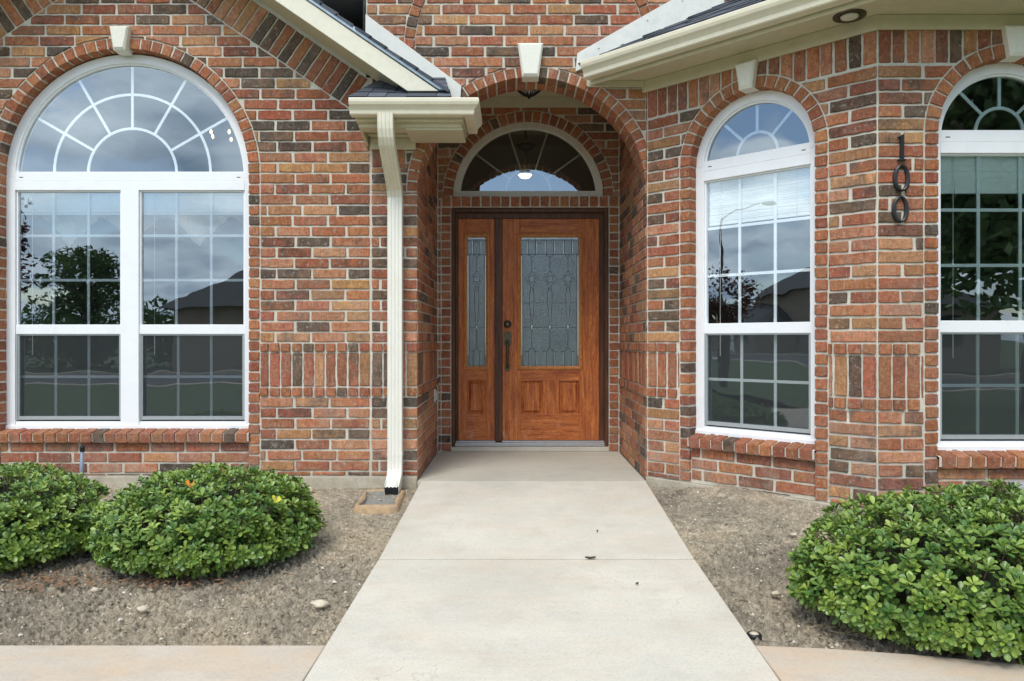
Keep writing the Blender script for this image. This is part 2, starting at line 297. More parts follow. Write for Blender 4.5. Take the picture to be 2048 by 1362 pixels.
def soffitmat():
    m, n, l, p, o = newmat('perforated_soffit'); v = objco(n, l)
    vo = n.new('ShaderNodeTexVoronoi'); vo.inputs['Scale'].default_value = 70; vo.inputs['Randomness'].default_value = 0.0; l.new(v, vo.inputs['Vector'])
    hole = ramp(n, l, vo.outputs['Distance'], [(0.28, 0.75), (0.36, 0)])
    c = mix(n, l, hole, (0.66, 0.60, 0.43), (0.22, 0.19, 0.13)); l.new(c, p.inputs['Base Color']); p.inputs['Roughness'].default_value = 0.5; return m
M['soffit'] = soffitmat()

# ------------------------------------------------------------------ geometry helpers
class Frame:
    def __init__(s, o, u, w, v=(0, 0, 1)):
        s.o, s.u, s.w, s.v = Vector(o), Vector(u).normalized(), Vector(w).normalized(), Vector(v).normalized()
        s.flip = s.u.cross(s.v).dot(s.w) < 0
    def __call__(s, a, b, c=0.0): return s.o + s.u*a + s.v*b + s.w*c
W = Frame((0, 0, 0), (1, 0, 0), (0, 1, 0))    # W(x, z, y)
class MB:
    def __init__(s): s.v = []; s.f = []; s.t = []; s.m = []; s.sm = []
    def add(s, vs, fs, tone=(0.5, 0.5, 0.5), mi=0, smooth=False):
        b = len(s.v); s.v += [tuple(x) for x in vs]
        for f in fs: s.f.append(tuple(b+i for i in f)); s.t.append(tone); s.m.append(mi); s.sm.append(smooth)
    def box(s, fr, u0, u1, v0, v1, w0, w1, **k):
        p = [fr(a, b, c) for c in (w0, w1) for b in (v0, v1) for a in (u0, u1)]
        s.add(p, [(0, 2, 3, 1), (4, 5, 7, 6), (0, 1, 5, 4), (2, 6, 7, 3), (0, 4, 6, 2), (1, 3, 7, 5)], **k)
    def prism(s, fr, poly, w0, w1, **k):
        n = len(poly); p = [fr(a, b, w0) for a, b in poly]+[fr(a, b, w1) for a, b in poly]
        tri = tessellate_polygon([[Vector((a, b, 0)) for a, b in poly]])
        fs = [tuple(t) for t in tri]+[tuple(n+i for i in t) for t in tri]
        if n <= 4: fs = [tuple(range(n))[::-1], tuple(range(n, 2*n))]
        s.add(p, fs+[(i, (i+1) % n, n+(i+1) % n, n+i) for i in range(n)], **k)
    def tube(s, pts, r, n=8, caps=True, **k):
        pts = [Vector(p) for p in pts]; rs = r if isinstance(r, (list, tuple)) else [r]*len(pts)
        ring = []; d0 = None
        for i, p in enumerate(pts):
            d = (pts[min(i+1, len(pts)-1)]-pts[max(i-1, 0)]).normalized()
            if d0 is None: a = d.orthogonal().normalized()
            else: a = (a-d*a.dot(d)).normalized()
            d0 = d; b = d.cross(a)
            ring.append([p+(a*math.cos(2*math.pi*j/n)+b*math.sin(2*math.pi*j/n))*rs[i] for j in range(n)])
        vs = [q for rr in ring for q in rr]
        fs = [(i*n+j, i*n+(j+1) % n, (i+1)*n+(j+1) % n, (i+1)*n+j) for i in range(len(pts)-1) for j in range(n)]
        if caps: fs += [tuple(range(n))[::-1], tuple((len(pts)-1)*n+j for j in range(n))]
        k.setdefault('smooth', True); s.add(vs, fs, **k)
    def loft(s, rings, closed=True, caps=True, **k):
        n = len(rings[0]); vs = [p for r in rings for p in r]
        fs = [(i*n+j, i*n+(j+1) % n, (i+1)*n+(j+1) % n, (i+1)*n+j) for i in range(len(rings)-1) for j in range(n if closed else n-1)]
        if caps: fs += [tuple(range(n))[::-1], tuple((len(rings)-1)*n+j for j in range(n))]
        s.add(vs, fs, **k)
    def lathe(s, c, axis, prof, n=20, **k):
        axis = Vector(axis).normalized(); a = axis.orthogonal().normalized(); b = axis.cross(a); c = Vector(c)
        rings = [[c+axis*h+(a*math.cos(2*math.pi*j/n)+b*math.sin(2*math.pi*j/n))*max(r, 1e-4) for j in range(n)] for r, h in prof]
        k.setdefault('smooth', True); s.loft(rings, **k)
    def blob(s, c, r, seed=0, n=8, amp=0.25, **k):
        c = Vector(c); rings = []
        for i in range(n+1):
            th = math.pi*i/n; rr = []
            for j in range(n+2):
                ph = 2*math.pi*j/(n+2); d = Vector((math.sin(th)*math.cos(ph), math.sin(th)*math.sin(ph), math.cos(th)))
                q = 1+amp*mnoise.noise(d*1.6+Vector((seed*3.1, seed, 0)))*2
                rr.append(c+Vector((d.x*r[0], d.y*r[1], d.z*r[2]))*q)
            rings.append(rr)
        k.setdefault('smooth', True); s.loft(rings, **k)
def link(name, mb, mats, parent=None, label=None, bevel=0, fixn=True):
    me = bpy.data.meshes.new(name); me.from_pydata(mb.v, [], mb.f)
    mats = mats if isinstance(mats, (list, tuple)) else [mats]
    for m in mats: me.materials.append(m)
    me.polygons.foreach_set('material_index', mb.m); me.polygons.foreach_set('use_smooth', mb.sm)
    at = me.attributes.new('tone', 'FLOAT_COLOR', 'CORNER'); buf = []
    for f, t in zip(mb.f, mb.t): buf += [t[0], t[1], t[2], 1.0]*len(f)
    at.data.foreach_set('color', buf)
    me.update()
    if fixn:
        b = bmesh.new(); b.from_mesh(me); bmesh.ops.recalc_face_normals(b, faces=b.faces[:]); b.to_mesh(me); b.free()
    o = bpy.data.objects.new(name, me); COL.objects.link(o)
    if parent is not None:
        o.parent = parent
        if parent.type == 'EMPTY': o.matrix_parent_inverse = Matrix.Translation(-parent.location)
    if label: o['label'] = label
    if bevel:
        md = o.modifiers.new('bevel', 'BEVEL'); md.width = bevel; md.segments = 2; md.limit_method = 'ANGLE'; md.angle_limit = R(40)
    return o
def thing(name, loc, label, cat, group=None):
    o = bpy.data.objects.new(name, None); o.empty_display_size = 0.1; o.location = loc; COL.objects.link(o)
    o['label'] = label; o['category'] = cat
    if group: o['group'] = group
    return o
def tag(o, label, cat, group=None, kind=None):
    o['label'] = label; o['category'] = cat
    if group: o['group'] = group
    if kind: o['kind'] = kind
    return o
def struct(o): o['kind'] = 'structure'; return o

# ---- brick polygons
JT = 0.0130
def clip(poly, g):
    val = [g(*p) for p in poly]
    if min(val) > 0: return poly
    if max(val) <= 0.001: return None
    k = next(i for i, x in enumerate(val) if x > 0)
    poly = poly[k:]+poly[:k]; val = val[k:]+val[:k]
    out = []; n = len(poly); ex = None
    def cross(p, q):
        a, b = p, q
        for _ in range(12):
            m = ((a[0]+b[0])/2, (a[1]+b[1])/2)
            if g(*m) > 0: a = m
            else: b = m
        return a
    for i in range(n):
        p, q = poly[i], poly[(i+1) % n]; a, b = val[i], val[(i+1) % n]
        if a > 0:
            out.append(p)
            if b <= 0: ex = cross(p, q); out.append(ex)
        elif b > 0:
            en = cross(q, p)
            d = math.dist(ex, en); m = int(d/0.03)
            for j in range(1, m+1):
                t = j/(m+1); x, y = ex[0]+(en[0]-ex[0])*t, ex[1]+(en[1]-ex[1])*t
                for _ in range(3):
                    h = 1e-4; g0 = g(x, y); gx = (g(x+h, y)-g0)/h; gy = (g(x, y+h)-g0)/h; gg = gx*gx+gy*gy
                    if gg < 0.1: break
                    x -= g0*gx/gg; y -= g0*gy/gg
                out.append((x, y))
            out.append(en)
    return out
def area(p): return 0.5*sum(p[i][0]*p[(i+1) % len(p)][1]-p[(i+1) % len(p)][0]*p[i][1] for i in range(len(p)))
def rect(u0, u1, v0, v1, c=0.004):
    c = min(c, (u1-u0)*0.2, (v1-v0)*0.2)
    return [(u0+c, v0), (u1-c, v0), (u1, v0+c), (u1, v1-c), (u1-c, v1), (u0+c, v1), (u0, v1-c), (u0, v0+c)]
def dens(p, step=0.032):
    o = []
    for i in range(len(p)):
        a, b = p[i], p[(i+1) % len(p)]; m = max(1, int(math.dist(a, b)/step))
        for j in range(m): o.append((a[0]+(b[0]-a[0])*j/m, a[1]+(b[1]-a[1])*j/m))
    return o
def tone(darkp=0.17):
    r = random.random()
    if r < darkp: t = random.uniform(0, 0.14)
    elif r < 0.62: t = random.uniform(0.22, 0.6)
    elif r < 0.86: t = random.uniform(0.6, 0.8)
    else: t = random.uniform(0.8, 1.0)
    return (t, random.random(), random.random())
def ring_tone():
    t = tone(0.07); return (min(t[0], 0.62) if t[0] > 0.2 else t[0], t[1]*0.4, t[2]*0.8)
def brick(mb, fr, poly, w=0.0, depth=0.02, jit=0.0023, bev=0.004, tn=None, gs=()):
    p = dens(poly)
    for g in gs:
        p = clip(p, g)
        if not p or len(p) < 3: return
    A = area(p)
    if A < 0: p = p[::-1]; A = -A
    if A < 0.0006: return
    q = []
    for (a, b) in p:
        if q and math.dist(q[-1], (a, b)) < 0.002: continue
        q.append((a+random.uniform(-jit, jit), b+random.uniform(-jit, jit)))
    p = q; n = len(p)
    if n < 3: return
    cu = sum(a for a, b in p)/n; cv = sum(b for a, b in p)/n
    tu, tv, w0 = random.uniform(-.012, .012), random.uniform(-.014, .014), w+random.uniform(-.0015, .0015)
    inn = []
    for i in range(n):
        a, b, c = p[i-1], p[i], p[(i+1) % n]
        ex, ey = c[0]-a[0], c[1]-a[1]; L = math.hypot(ex, ey) or 1
        inn.append((b[0]-ey/L*bev, b[1]+ex/L*bev))
    h = lambda a, b: w0+(a-cu)*tu+(b-cv)*tv
    vs = [fr(a, b, w-depth) for a, b in p]+[fr(a, b, h(a, b)-bev) for a, b in p]+[fr(a, b, h(a, b)) for a, b in inn]
    fs = []
    for i in range(n):
        j = (i+1) % n; fs += [(i, j, n+j, n+i), (n+i, n+j, 2*n+j, 2*n+i)]
    fs.append(tuple(range(2*n, 3*n)))
    if fr.flip: fs = [f[::-1] for f in fs]
    mb.add(vs, fs, tone=tn or tone())
def g_arch(uc, vc, Rr, vb=-99):
    def g(u, v):
        d = math.hypot(u-uc, v-vc)-Rr if v >= vc else abs(u-uc)-Rr
        return max(d, vb-v)
    return g
def g_rect(u0, u1, v0, v1): return lambda u, v: max(abs(u-(u0+u1)/2)-(u1-u0)/2, abs(v-(v0+v1)/2)-(v1-v0)/2)
CH = 0.0762; BL = 0.254
H1, SB, H2 = (0.925, 0.985), (0.676, 0.914), (0.604, 0.665)
def courses(mb, fr, u0, u1, v0, v1, gs=(), w=0.0, off=0.0, depth=0.02, quoin=False, darkp=0.17, seed=0, base=None):
    """running bond between v0 and v1; bed joints are counted from base"""
    base = v0 if base is None else base
    k = 0; v = base
    while v < v1-0.012:
        vt = min(v+CH, v1)
        if vt > v0:
            o = off+(0.5 if k % 2 else 0.0)*BL+random.uniform(-0.012, 0.012)
            if random.random() < 0.12: o += random.choice((-0.06, 0.06))
            cuts = []; u = u0-((u0-o) % BL)+BL
            while u < u1-0.06:
                if u > u0+0.06: cuts.append(u)
                u += BL
            cuts = [u0]+cuts+[u1]
            for a, b in zip(cuts, cuts[1:]):
                brick(mb, fr, rect(a+(.0085 if a > u0 else .005)+random.uniform(-.0015, .003), b-(.0085 if b < u1 else .005)-random.uniform(-.0015, .003), max(v, v0)+JT/2+random.uniform(-.001, .001), vt-JT/2), w, depth, gs=gs, tn=tone(darkp))
        v += CH; k += 1
def stack(mb, fr, u0, u1, v0, v1, gs=(), w=0.0, pitch=0.0815, depth=0.03, head=False, darkp=0.06):
    n = max(1, round((u1-u0)/pitch)); pt = (u1-u0)/n
    for i in range(n):
        a, b = u0+i*pt, u0+(i+1)*pt
        j = random.uniform(-.004, .004)
        brick(mb, fr, rect(a+JT/2+0.001, b-JT/2+j, v0+random.uniform(0, .002), v1), w+(random.uniform(-.002, .004) if head else 0), depth, gs=gs, tn=ring_tone() if head else tone(darkp))
def banded(mb, fr, u0, u1, vbot, vtop, gs=(), off=0.0, **k):
    n = math.ceil((0.5985-vbot)/CH)
    courses(mb, fr, u0, u1, vbot, 0.5985, gs, off=off, base=0.5985-n*CH, **k)
    stack(mb, fr, u0, u1, *H2, gs=gs, w=0.008, depth=0.03, head=True)
    stack(mb, fr, u0, u1, *SB, gs=gs)
    stack(mb, fr, u0, u1, *H1, gs=gs, w=0.008, depth=0.03, head=True)
    courses(mb, fr, u0, u1, 0.9905, vtop, gs, off=off, **k)
def ring(mb, fr, uc, vc, r0, r1, a0, a1, depth=0.10, w=0.0, skip=None, gs=(), pitch=0.079):
    n = round(abs(a1-a0)*(r0+r1)/2/pitch); da = (a1-a0)/n
    for i in range(n):
        x0, x1 = a0+i*da, a0+(i+1)*da; am = (x0+x1)/2
        if skip and skip[0] < am < skip[1]: continue
        gi, go = JT/2/r0, JT/2/r1
        P = lambda r, a: (uc+r*math.cos(a), vc+r*math.sin(a))
        brick(mb, fr, [P(r0, x0+gi), P(r1, x0+go), P(r1, x1-go), P(r0, x1-gi)], w+random.uniform(-.001, .003), depth, tn=ring_tone(), gs=gs)
def jamb(mb, fr, u0, u1, v0, v1, depth=0.10, w=0.0, gs=(), extra=True):
    n = round((v1-v0)/CH); pt = (v1-v0)/n
    for i in range(n):
        brick(mb, fr, rect(u0+random.uniform(0, .002), u1-random.uniform(0, .002), v0+i*pt+JT/2, v0+(i+1)*pt-JT/2), w+random.uniform(-.001, .004), depth, tn=ring_tone(), gs=gs)
def slab(mb, fr, outer, holes=(), w=-0.009, back=-0.10, mi=1):
    loops = [outer]+list(holes); vs = []; tl = []
    for L in loops: tl.append([Vector((a, b, 0)) for a, b in L])
    flat = [p for L in loops for p in L]
    tri = tessellate_polygon(tl); n = len(flat)
    vv = [fr(a, b, w) for a, b in flat]+[fr(a, b, back) for a, b in flat]
    fs = [tuple(t) for t in tri]+[tuple(n+i for i in t) for t in tri]
    s = 0
    for L in loops:
        m = len(L); fs += [(s+i, s+(i+1) % m, n+s+(i+1) % m, n+s+i) for i in range(m)]; s += m
    mb.add(vv, fs, mi=mi)
def archloop(uc, vc, Rr, vb, n=40):
    return [(uc+Rr, vb)]+[(uc+Rr*math.cos(math.pi*i/n), vc+Rr*math.sin(math.pi*i/n)) for i in range(n+1)]+[(uc-Rr, vb)]

# ------------------------------------------------------------------ planes of the facade
YF = 1500/278; YD = 1500/221; YB = 1500/348
P1 = Vector((0.946, YF, 0)); P2 = Vector((2.083, YB, 0)); P3 = Vector((3.647, YB, 0)); P4 = Vector((4.784, YF, 0))
F = Frame((0, YF, 0), (1, 0, 0), (0, -1, 0))
B1d = (P2-P1).normalized(); B1n = Vector((B1d.y, -B1d.x, 0)); B1 = Frame(P1, B1d, B1n); L1 = (P2-P1).length
B2 = Frame((0, YB, 0), (1, 0, 0), (0, -1, 0))
B3d = (P4-P3).normalized(); B3 = Frame(P3, B3d, Vector((B3d.y, -B3d.x, 0)))
XL, XR = -0.70, 0.941
RL = Frame((XL, YF, 0), (0, 1, 0), (1, 0, 0)); RR = Frame((XR, YF, 0), (0, 1, 0), (-1, 0, 0))
D = Frame((0, YD, 0), (1, 0, 0), (0, -1, 0))
BOT = 0.03; SILL0, SILL1 = 0.275, 0.362; RT = 0.076
house = thing('brick_house', (0, YF, 0), 'red and brown brick house front with arched porch entry, wooden door and arched white windows', 'house')

def window_surround(mb, fr, uc, vc, Rr):
    ring(mb, fr, uc, vc, Rr, Rr+RT, 0, math.pi)
    for s in (-1, 1):
        a, b = sorted((uc+s*Rr, uc+s*(Rr+RT))); jamb(mb, fr, a, b, BOT, vc)
def sill(mb, fr, uc, Rr):
    n = round((2*Rr-.004)/0.084); pt = (2*Rr-.004)/n; u = uc-Rr+.002
    for i in range(n):     # sloping rowlock sill, each brick leaning forward
        a, b = u+i*pt+JT/2, u+(i+1)*pt-JT/2; j = random.uniform(-.003, .003); t = ring_tone()
        prof = [(-.10, SILL1+.006+j), (.026+j, SILL1-.018), (.030+j, SILL1-.026), (.024+j, SILL0), (-.10, SILL0)]
        vs = [fr(a, v, w) for w, v in prof]+[fr(b+random.uniform(-.001, .001), v, w) for w, v in prof]; m = 5
        mb.add(vs, [tuple(range(5)), tuple(range(9, 4, -1))]+[(k, (k+1) % 5, 5+(k+1) % 5, 5+k) for k in range(5)], tone=t)
    mb.add([fr(a, v, w) for a in (uc-Rr-.006, uc+Rr+.006) for w, v in [(-.10, SILL1+.0), (.018, SILL1-.026), (.016, SILL0+.006), (-.10, SILL0+.006)]],
           [(0, 1, 5, 4), (1, 2, 6, 5), (2, 3, 7, 6)], mi=1)
BM = [M['brick'], M['mortar']]
UCL, VCL, RLW = -2.817, 2.206, 0.90
SL = 0.684
A_out = lambda u: 3.351-(abs(u-UCL)-(-1.73-UCL))*SL      # outer edge of the gable soldier band
A_in = lambda u: 3.455-(abs(u-UCL)-(-2.331-UCL))*SL
cs = 1/math.hypot(1, SL)
# ---- gable wall
mb = MB(); SEAM = -1.04; WL = -4.60
gout = lambda u, v: (A_in(u)-v)*cs-0.006
gw = g_arch(UCL, VCL, RLW+RT+0.010)
banded(mb, F, WL, SEAM-0.004, BOT, 3.9, (gw, gout), off=0.06)
window_surround(mb, F, UCL, VCL, RLW)
courses(mb, F, UCL-RLW, UCL+RLW, BOT, SILL0-.004, w=-0.014, off=0.1, base=SILL0-4*CH, depth=.02)
sill(mb, F, UCL, RLW)
for sgn in (1, -1):     # raked soldier course
    d = Vector((sgn*cs, -SL*cs)); pn = Vector((sgn*SL*cs, cs)); ap = Vector((UCL, A_in(UCL)))
    Lr = (UCL+1.62-UCL)/cs; Lr = 1.96
    n = round(Lr/0.0785)
    for i in range(n):
        a, b = i*Lr/n+JT/2, (i+1)*Lr/n-JT/2
        pp = [ap+d*a+pn*.006, ap+d*b+pn*.006, ap+d*b+pn*.245, ap+d*a+pn*.245]
        g = (lambda u, v: (u-UCL)*1.0-0.004) if sgn > 0 else (lambda u, v: (UCL-u)-0.004)
        brick(mb, F, [tuple(q) for q in pp], 0.002, 0.02, tn=tone(0.28), gs=(g,))
slab(mb, F, [(WL, BOT), (SEAM, BOT), (SEAM, A_out(-1.06)+.04), (-1.06, A_out(-1.06)+.055), (UCL, A_out(UCL)+.055), (WL, A_out(WL)+.055)], [archloop(UCL, VCL, RLW+.006, BOT+.002)])
slab(mb, F, [(UCL-RLW-.01, BOT), (UCL+RLW+.01, BOT), (UCL+RLW+.01, SILL0-.002), (UCL-RLW-.01, SILL0-.002)], w=-0.022, back=-0.1)
wall1 = link('brick_wall', mb, BM, house, 'gable wall of mixed red and charcoal brick round the wide arched window', fixn=False)

# ---- entry wall with the porch arch
UCD, VCD, RD = (XL+XR)/2, 2.077, (XR-XL)/2; DT = 0.27
mb = MB()
gd = g_arch(UCD, VCD, RD+RT+0.010)
gopen = g_arch(UCD, VCD, RD+0.004)
def gcomb(u, v): return gd(u, v) if v > VCD else gopen(u, v)
BA = (0.108, 3.102, 0.835, 0.905); ZS = 0.9905+28*CH
gsold = g_rect(-1.05, -0.78, 2.245, 2.60)
g_ba_out = lambda u, v: (math.hypot(u-BA[0], v-BA[1])-BA[3]-.008) if v > BA[1] else 1
g_ba_in = lambda u, v: (BA[2]-.008-math.hypot(u-BA[0], v-BA[1])) if v > BA[1] else 1
gba = lambda u, v: abs(math.hypot(u-BA[0], v-BA[1])-.87)-.043 if v > BA[1] else 1
banded(mb, F, SEAM+.004, XL, BOT, VCD, (gopen,), off=0.17)
nrow = math.floor((VCD-0.9905)/CH); vs0 = 0.9905
gtop = lambda u, v: v-VCD-0.002
courses(mb, F, SEAM+.004, P1.x, vs0, ZS, (gcomb, gba,  gsold, lambda u, v: v-VCD-.004), off=0.17)
courses(mb, F, SEAM-.028, 2.6, ZS, 4.6, (g_ba_out, gcomb), off=0.17, base=ZS)
courses(mb, F, P1.x, 2.6, ZS-3*CH, ZS, (g_ba_out,), off=0.17, base=ZS-3*CH)
courses(mb, F, -0.8, 1.0, ZS, 4.0, (g_ba_in, gcomb), off=0.17, base=ZS)
ring(mb, F, BA[0], BA[1], BA[2], BA[3], 0, math.pi, depth=.02, w=.004)
stack(mb, F, SEAM+.006, -0.79, 2.25, 2.50, gs=(gcomb,))
gc = lambda u, v: P1.x-u-.002
ring(mb, F, UCD, VCD, RD, RD+RT, 0, math.pi, depth=0.128, gs=(gc,), pitch=.076)
ring(mb, F, UCD, VCD, RD, RD+RT, 0, math.pi, depth=0.125, w=-.142, gs=(gc,), pitch=.076)
n = 40
slab(mb, F, [(SEAM, BOT), (XL-.006, BOT)]+[(UCD-(RD+.007)*math.cos(math.pi*i/n), VCD+(RD+.007)*math.sin(math.pi*i/n)) for i in range(n)]+
     [(XR+.004, VCD), (2.7, VCD+.001), (2.7, 4.7), (SEAM-.032, 4.7), (SEAM-.032, 2.6), (SEAM, 2.6)][0:0]+
     [(XR+.0045, VCD), (P1.x, VCD+.01), (P1.x, 2.86), (2.7, 2.861), (2.7, 4.7), (SEAM-.032, 4.7), (SEAM-.032, 2.9), (SEAM, 2.899)], back=-DT)
wall2 = link('brick_wall', mb, BM, house, 'brick wall pierced by the porch arch and rising above it', fixn=False)
# ---- porch side walls
for fr, lab in ((RL, 'left side wall of the porch in running brick with an upright brick band'), (RR, 'right side wall of the porch in running brick with an upright brick band')):
    mb = MB()
    banded(mb, fr, 0.004, YD-YF-0.02, 0.0, 3.2, off=0.08 if fr is RL else 0.02)
    slab(mb, fr, [(0.012, -.05), (YD-YF, -.05), (YD-YF, 3.21), (0.012, 3.21)], back=-0.06)
    link('brick_wall', mb, BM, house, lab, fixn=False)
# ---- wall around the door
mb = MB(); DX0, DX1, DZ = -0.579, 0.851, 2.213; TU, TV, TR = 0.12, 2.313, 0.685
gt = g_arch(TU, TV, TR+0.092, TV)
gmid = g_rect(DX0-.095, DX1+.095, -1, TV)
courses(mb, D, XL, XR, 0.0, 3.12, (gt, gmid), off=0.05)
ring(mb, D, TU, TV, TR, TR+.083, 0, math.pi, depth=.08, pitch=.08)
jamb(mb, D, DX0-.086, DX0-.004, 0.0, DZ, .08); jamb(mb, D, DX1+.004, DX1+.084, 0.0, DZ, .08)
stack(mb, D, DX0-.086, DX1+.086, DZ+.006, TV-.006, w=.004, pitch=.0886, depth=.08, head=True)
slab(mb, D, [(XL-.02, -.02), (DX0, -.02), (DX0, DZ), (DX1, DZ), (DX1, -.02), (XR+.02, -.02), (XR+.02, 3.25), (XL-.02, 3.25)], [archloop(TU, TV, TR+.006, TV)], back=-.08)
link('brick_wall', mb, BM, house, 'shaded brick wall around the wooden door at the back of the porch', fixn=False)
# ---- bay walls
TOPW = 2.87; SOL = 2.60
RB, VCB = 0.43, 2.203; UC1 = 0.78; UC2 = 2.865
def baywall(fr, u0, u1, uc, lab):
    mb = MB(); g = g_arch(uc, VCB, RB+RT+.010)
    banded(mb, fr, u0+.004, u1-.004, BOT, SOL, (g,), off=u0+0.02)
    stack(mb, fr, u0+.004, u1-.004, SOL+.004, TOPW-.01, gs=(g,), pitch=.0835, darkp=.12)
    window_surround(mb, fr, uc, VCB, RB); sill(mb, fr, uc, RB)
    courses(mb, fr, uc-RB, uc+RB, BOT, SILL0-.004, w=-0.016, off=.05, base=SILL0-4*CH)
    slab(mb, fr, [(u0, BOT), (u1, BOT), (u1, TOPW), (u0, TOPW)], [archloop(uc, VCB, RB+.006, BOT+.002)])
    slab(mb, fr, [(uc-RB-.01, BOT), (uc+RB+.01, BOT), (uc+RB+.01, SILL0-.002), (uc-RB-.01, SILL0-.002)], w=-0.024, back=-.1)
    link('brick_wall', mb, BM, house, lab, fixn=False)
baywall(B1, 0, L1, UC1, 'angled bay wall between the porch and the house number')
baywall(B2, P2.x, P3.x, UC2, 'front bay wall carrying the house number')
# far side of the bay, out of the frame
mb = MB(); banded(mb, B3, 0, L1, BOT, TOPW, off=.05); slab(mb, B3, [(0, BOT), (L1, BOT), (L1, TOPW), (0, TOPW)])
link('brick_wall', mb, BM, house, 'far angled bay wall', fixn=False)
# ---- foundation
mb = MB()
def strip(fr, a, b, w=0.012, top=BOT-.002): mb.box(fr, a, b, -0.35, top, -0.1, w)
strip(F, WL, XL-.004); strip(B1, 0.0, L1); strip(B2, P2.x-.0, P3.x, .013); strip(B3, 0, L1)
link('foundation', mb, M['foundation'], house, bevel=.006)
# ---- keystones
def keystone(fr, uc, v0, v1, wb, wt, pr, back=-.06):
    mb = MB(); i = 0.012
    o = [(-wb/2, v0), (wb/2, v0), (wt/2, v1), (-wt/2, v1)]
    q = [(-wb/2+i, v0+i*1.6), (wb/2-i, v0+i*1.6), (wt/2-i, v1-i), (-wt/2+i, v1-i)]
    rings = [[fr(uc+a, b, back) for a, b in o], [fr(uc+a, b, pr-.016) for a, b in o], [fr(uc+a, b, pr) for a, b in q]]
    mb.loft(rings); link('keystone', mb, M['key'], house, bevel=.003)
keystone(F, UCL-.01, 3.077, 3.25, .085, .140, .055)
keystone(F, UCD-.01+.0, 2.885, 3.125, .118, .182, .065)
keystone(B1, UC1, 2.625, 2.80, .090, .145, .055)
keystone(B2, UC2, 2.625, 2.80, .090, .145, .055)

# ------------------------------------------------------------------ windows
def arcband(mb, fr, uc, vc, r0, r1, a0, a1, w0, w1, n=36, **k):
    rings = []
    for i in range(n+1):
        a = a0+(a1-a0)*i/n; c, s = math.cos(a), math.sin(a)
        rings.append([fr(uc+r0*c, vc+r0*s, w0), fr(uc+r1*c, vc+r1*s, w0), fr(uc+r1*c, vc+r1*s, w1), fr(uc+r0*c, vc+r0*s, w1)])
    mb.loft(rings, **k)
def radial(mb, fr, uc, vc, r0, r1, a, wd, w0, w1):
    c, s = math.cos(a), math.sin(a); P = lambda r, t: (uc+r*c-t*s, vc+r*s+t*c)
    mb.prism(fr, [P(r0, -wd/2), P(r1, -wd/2), P(r1, wd/2), P(r0, wd/2)], w0, w1)
Z_SILL, Z_LG0, Z_LG1, Z_UG0, Z_UG1, Z_BAR1 = 0.352, 0.424, 1.052, 1.122, 2.104, 2.240
FW = 0.060; WF = -0.088      # frame face width and depth behind the brick face
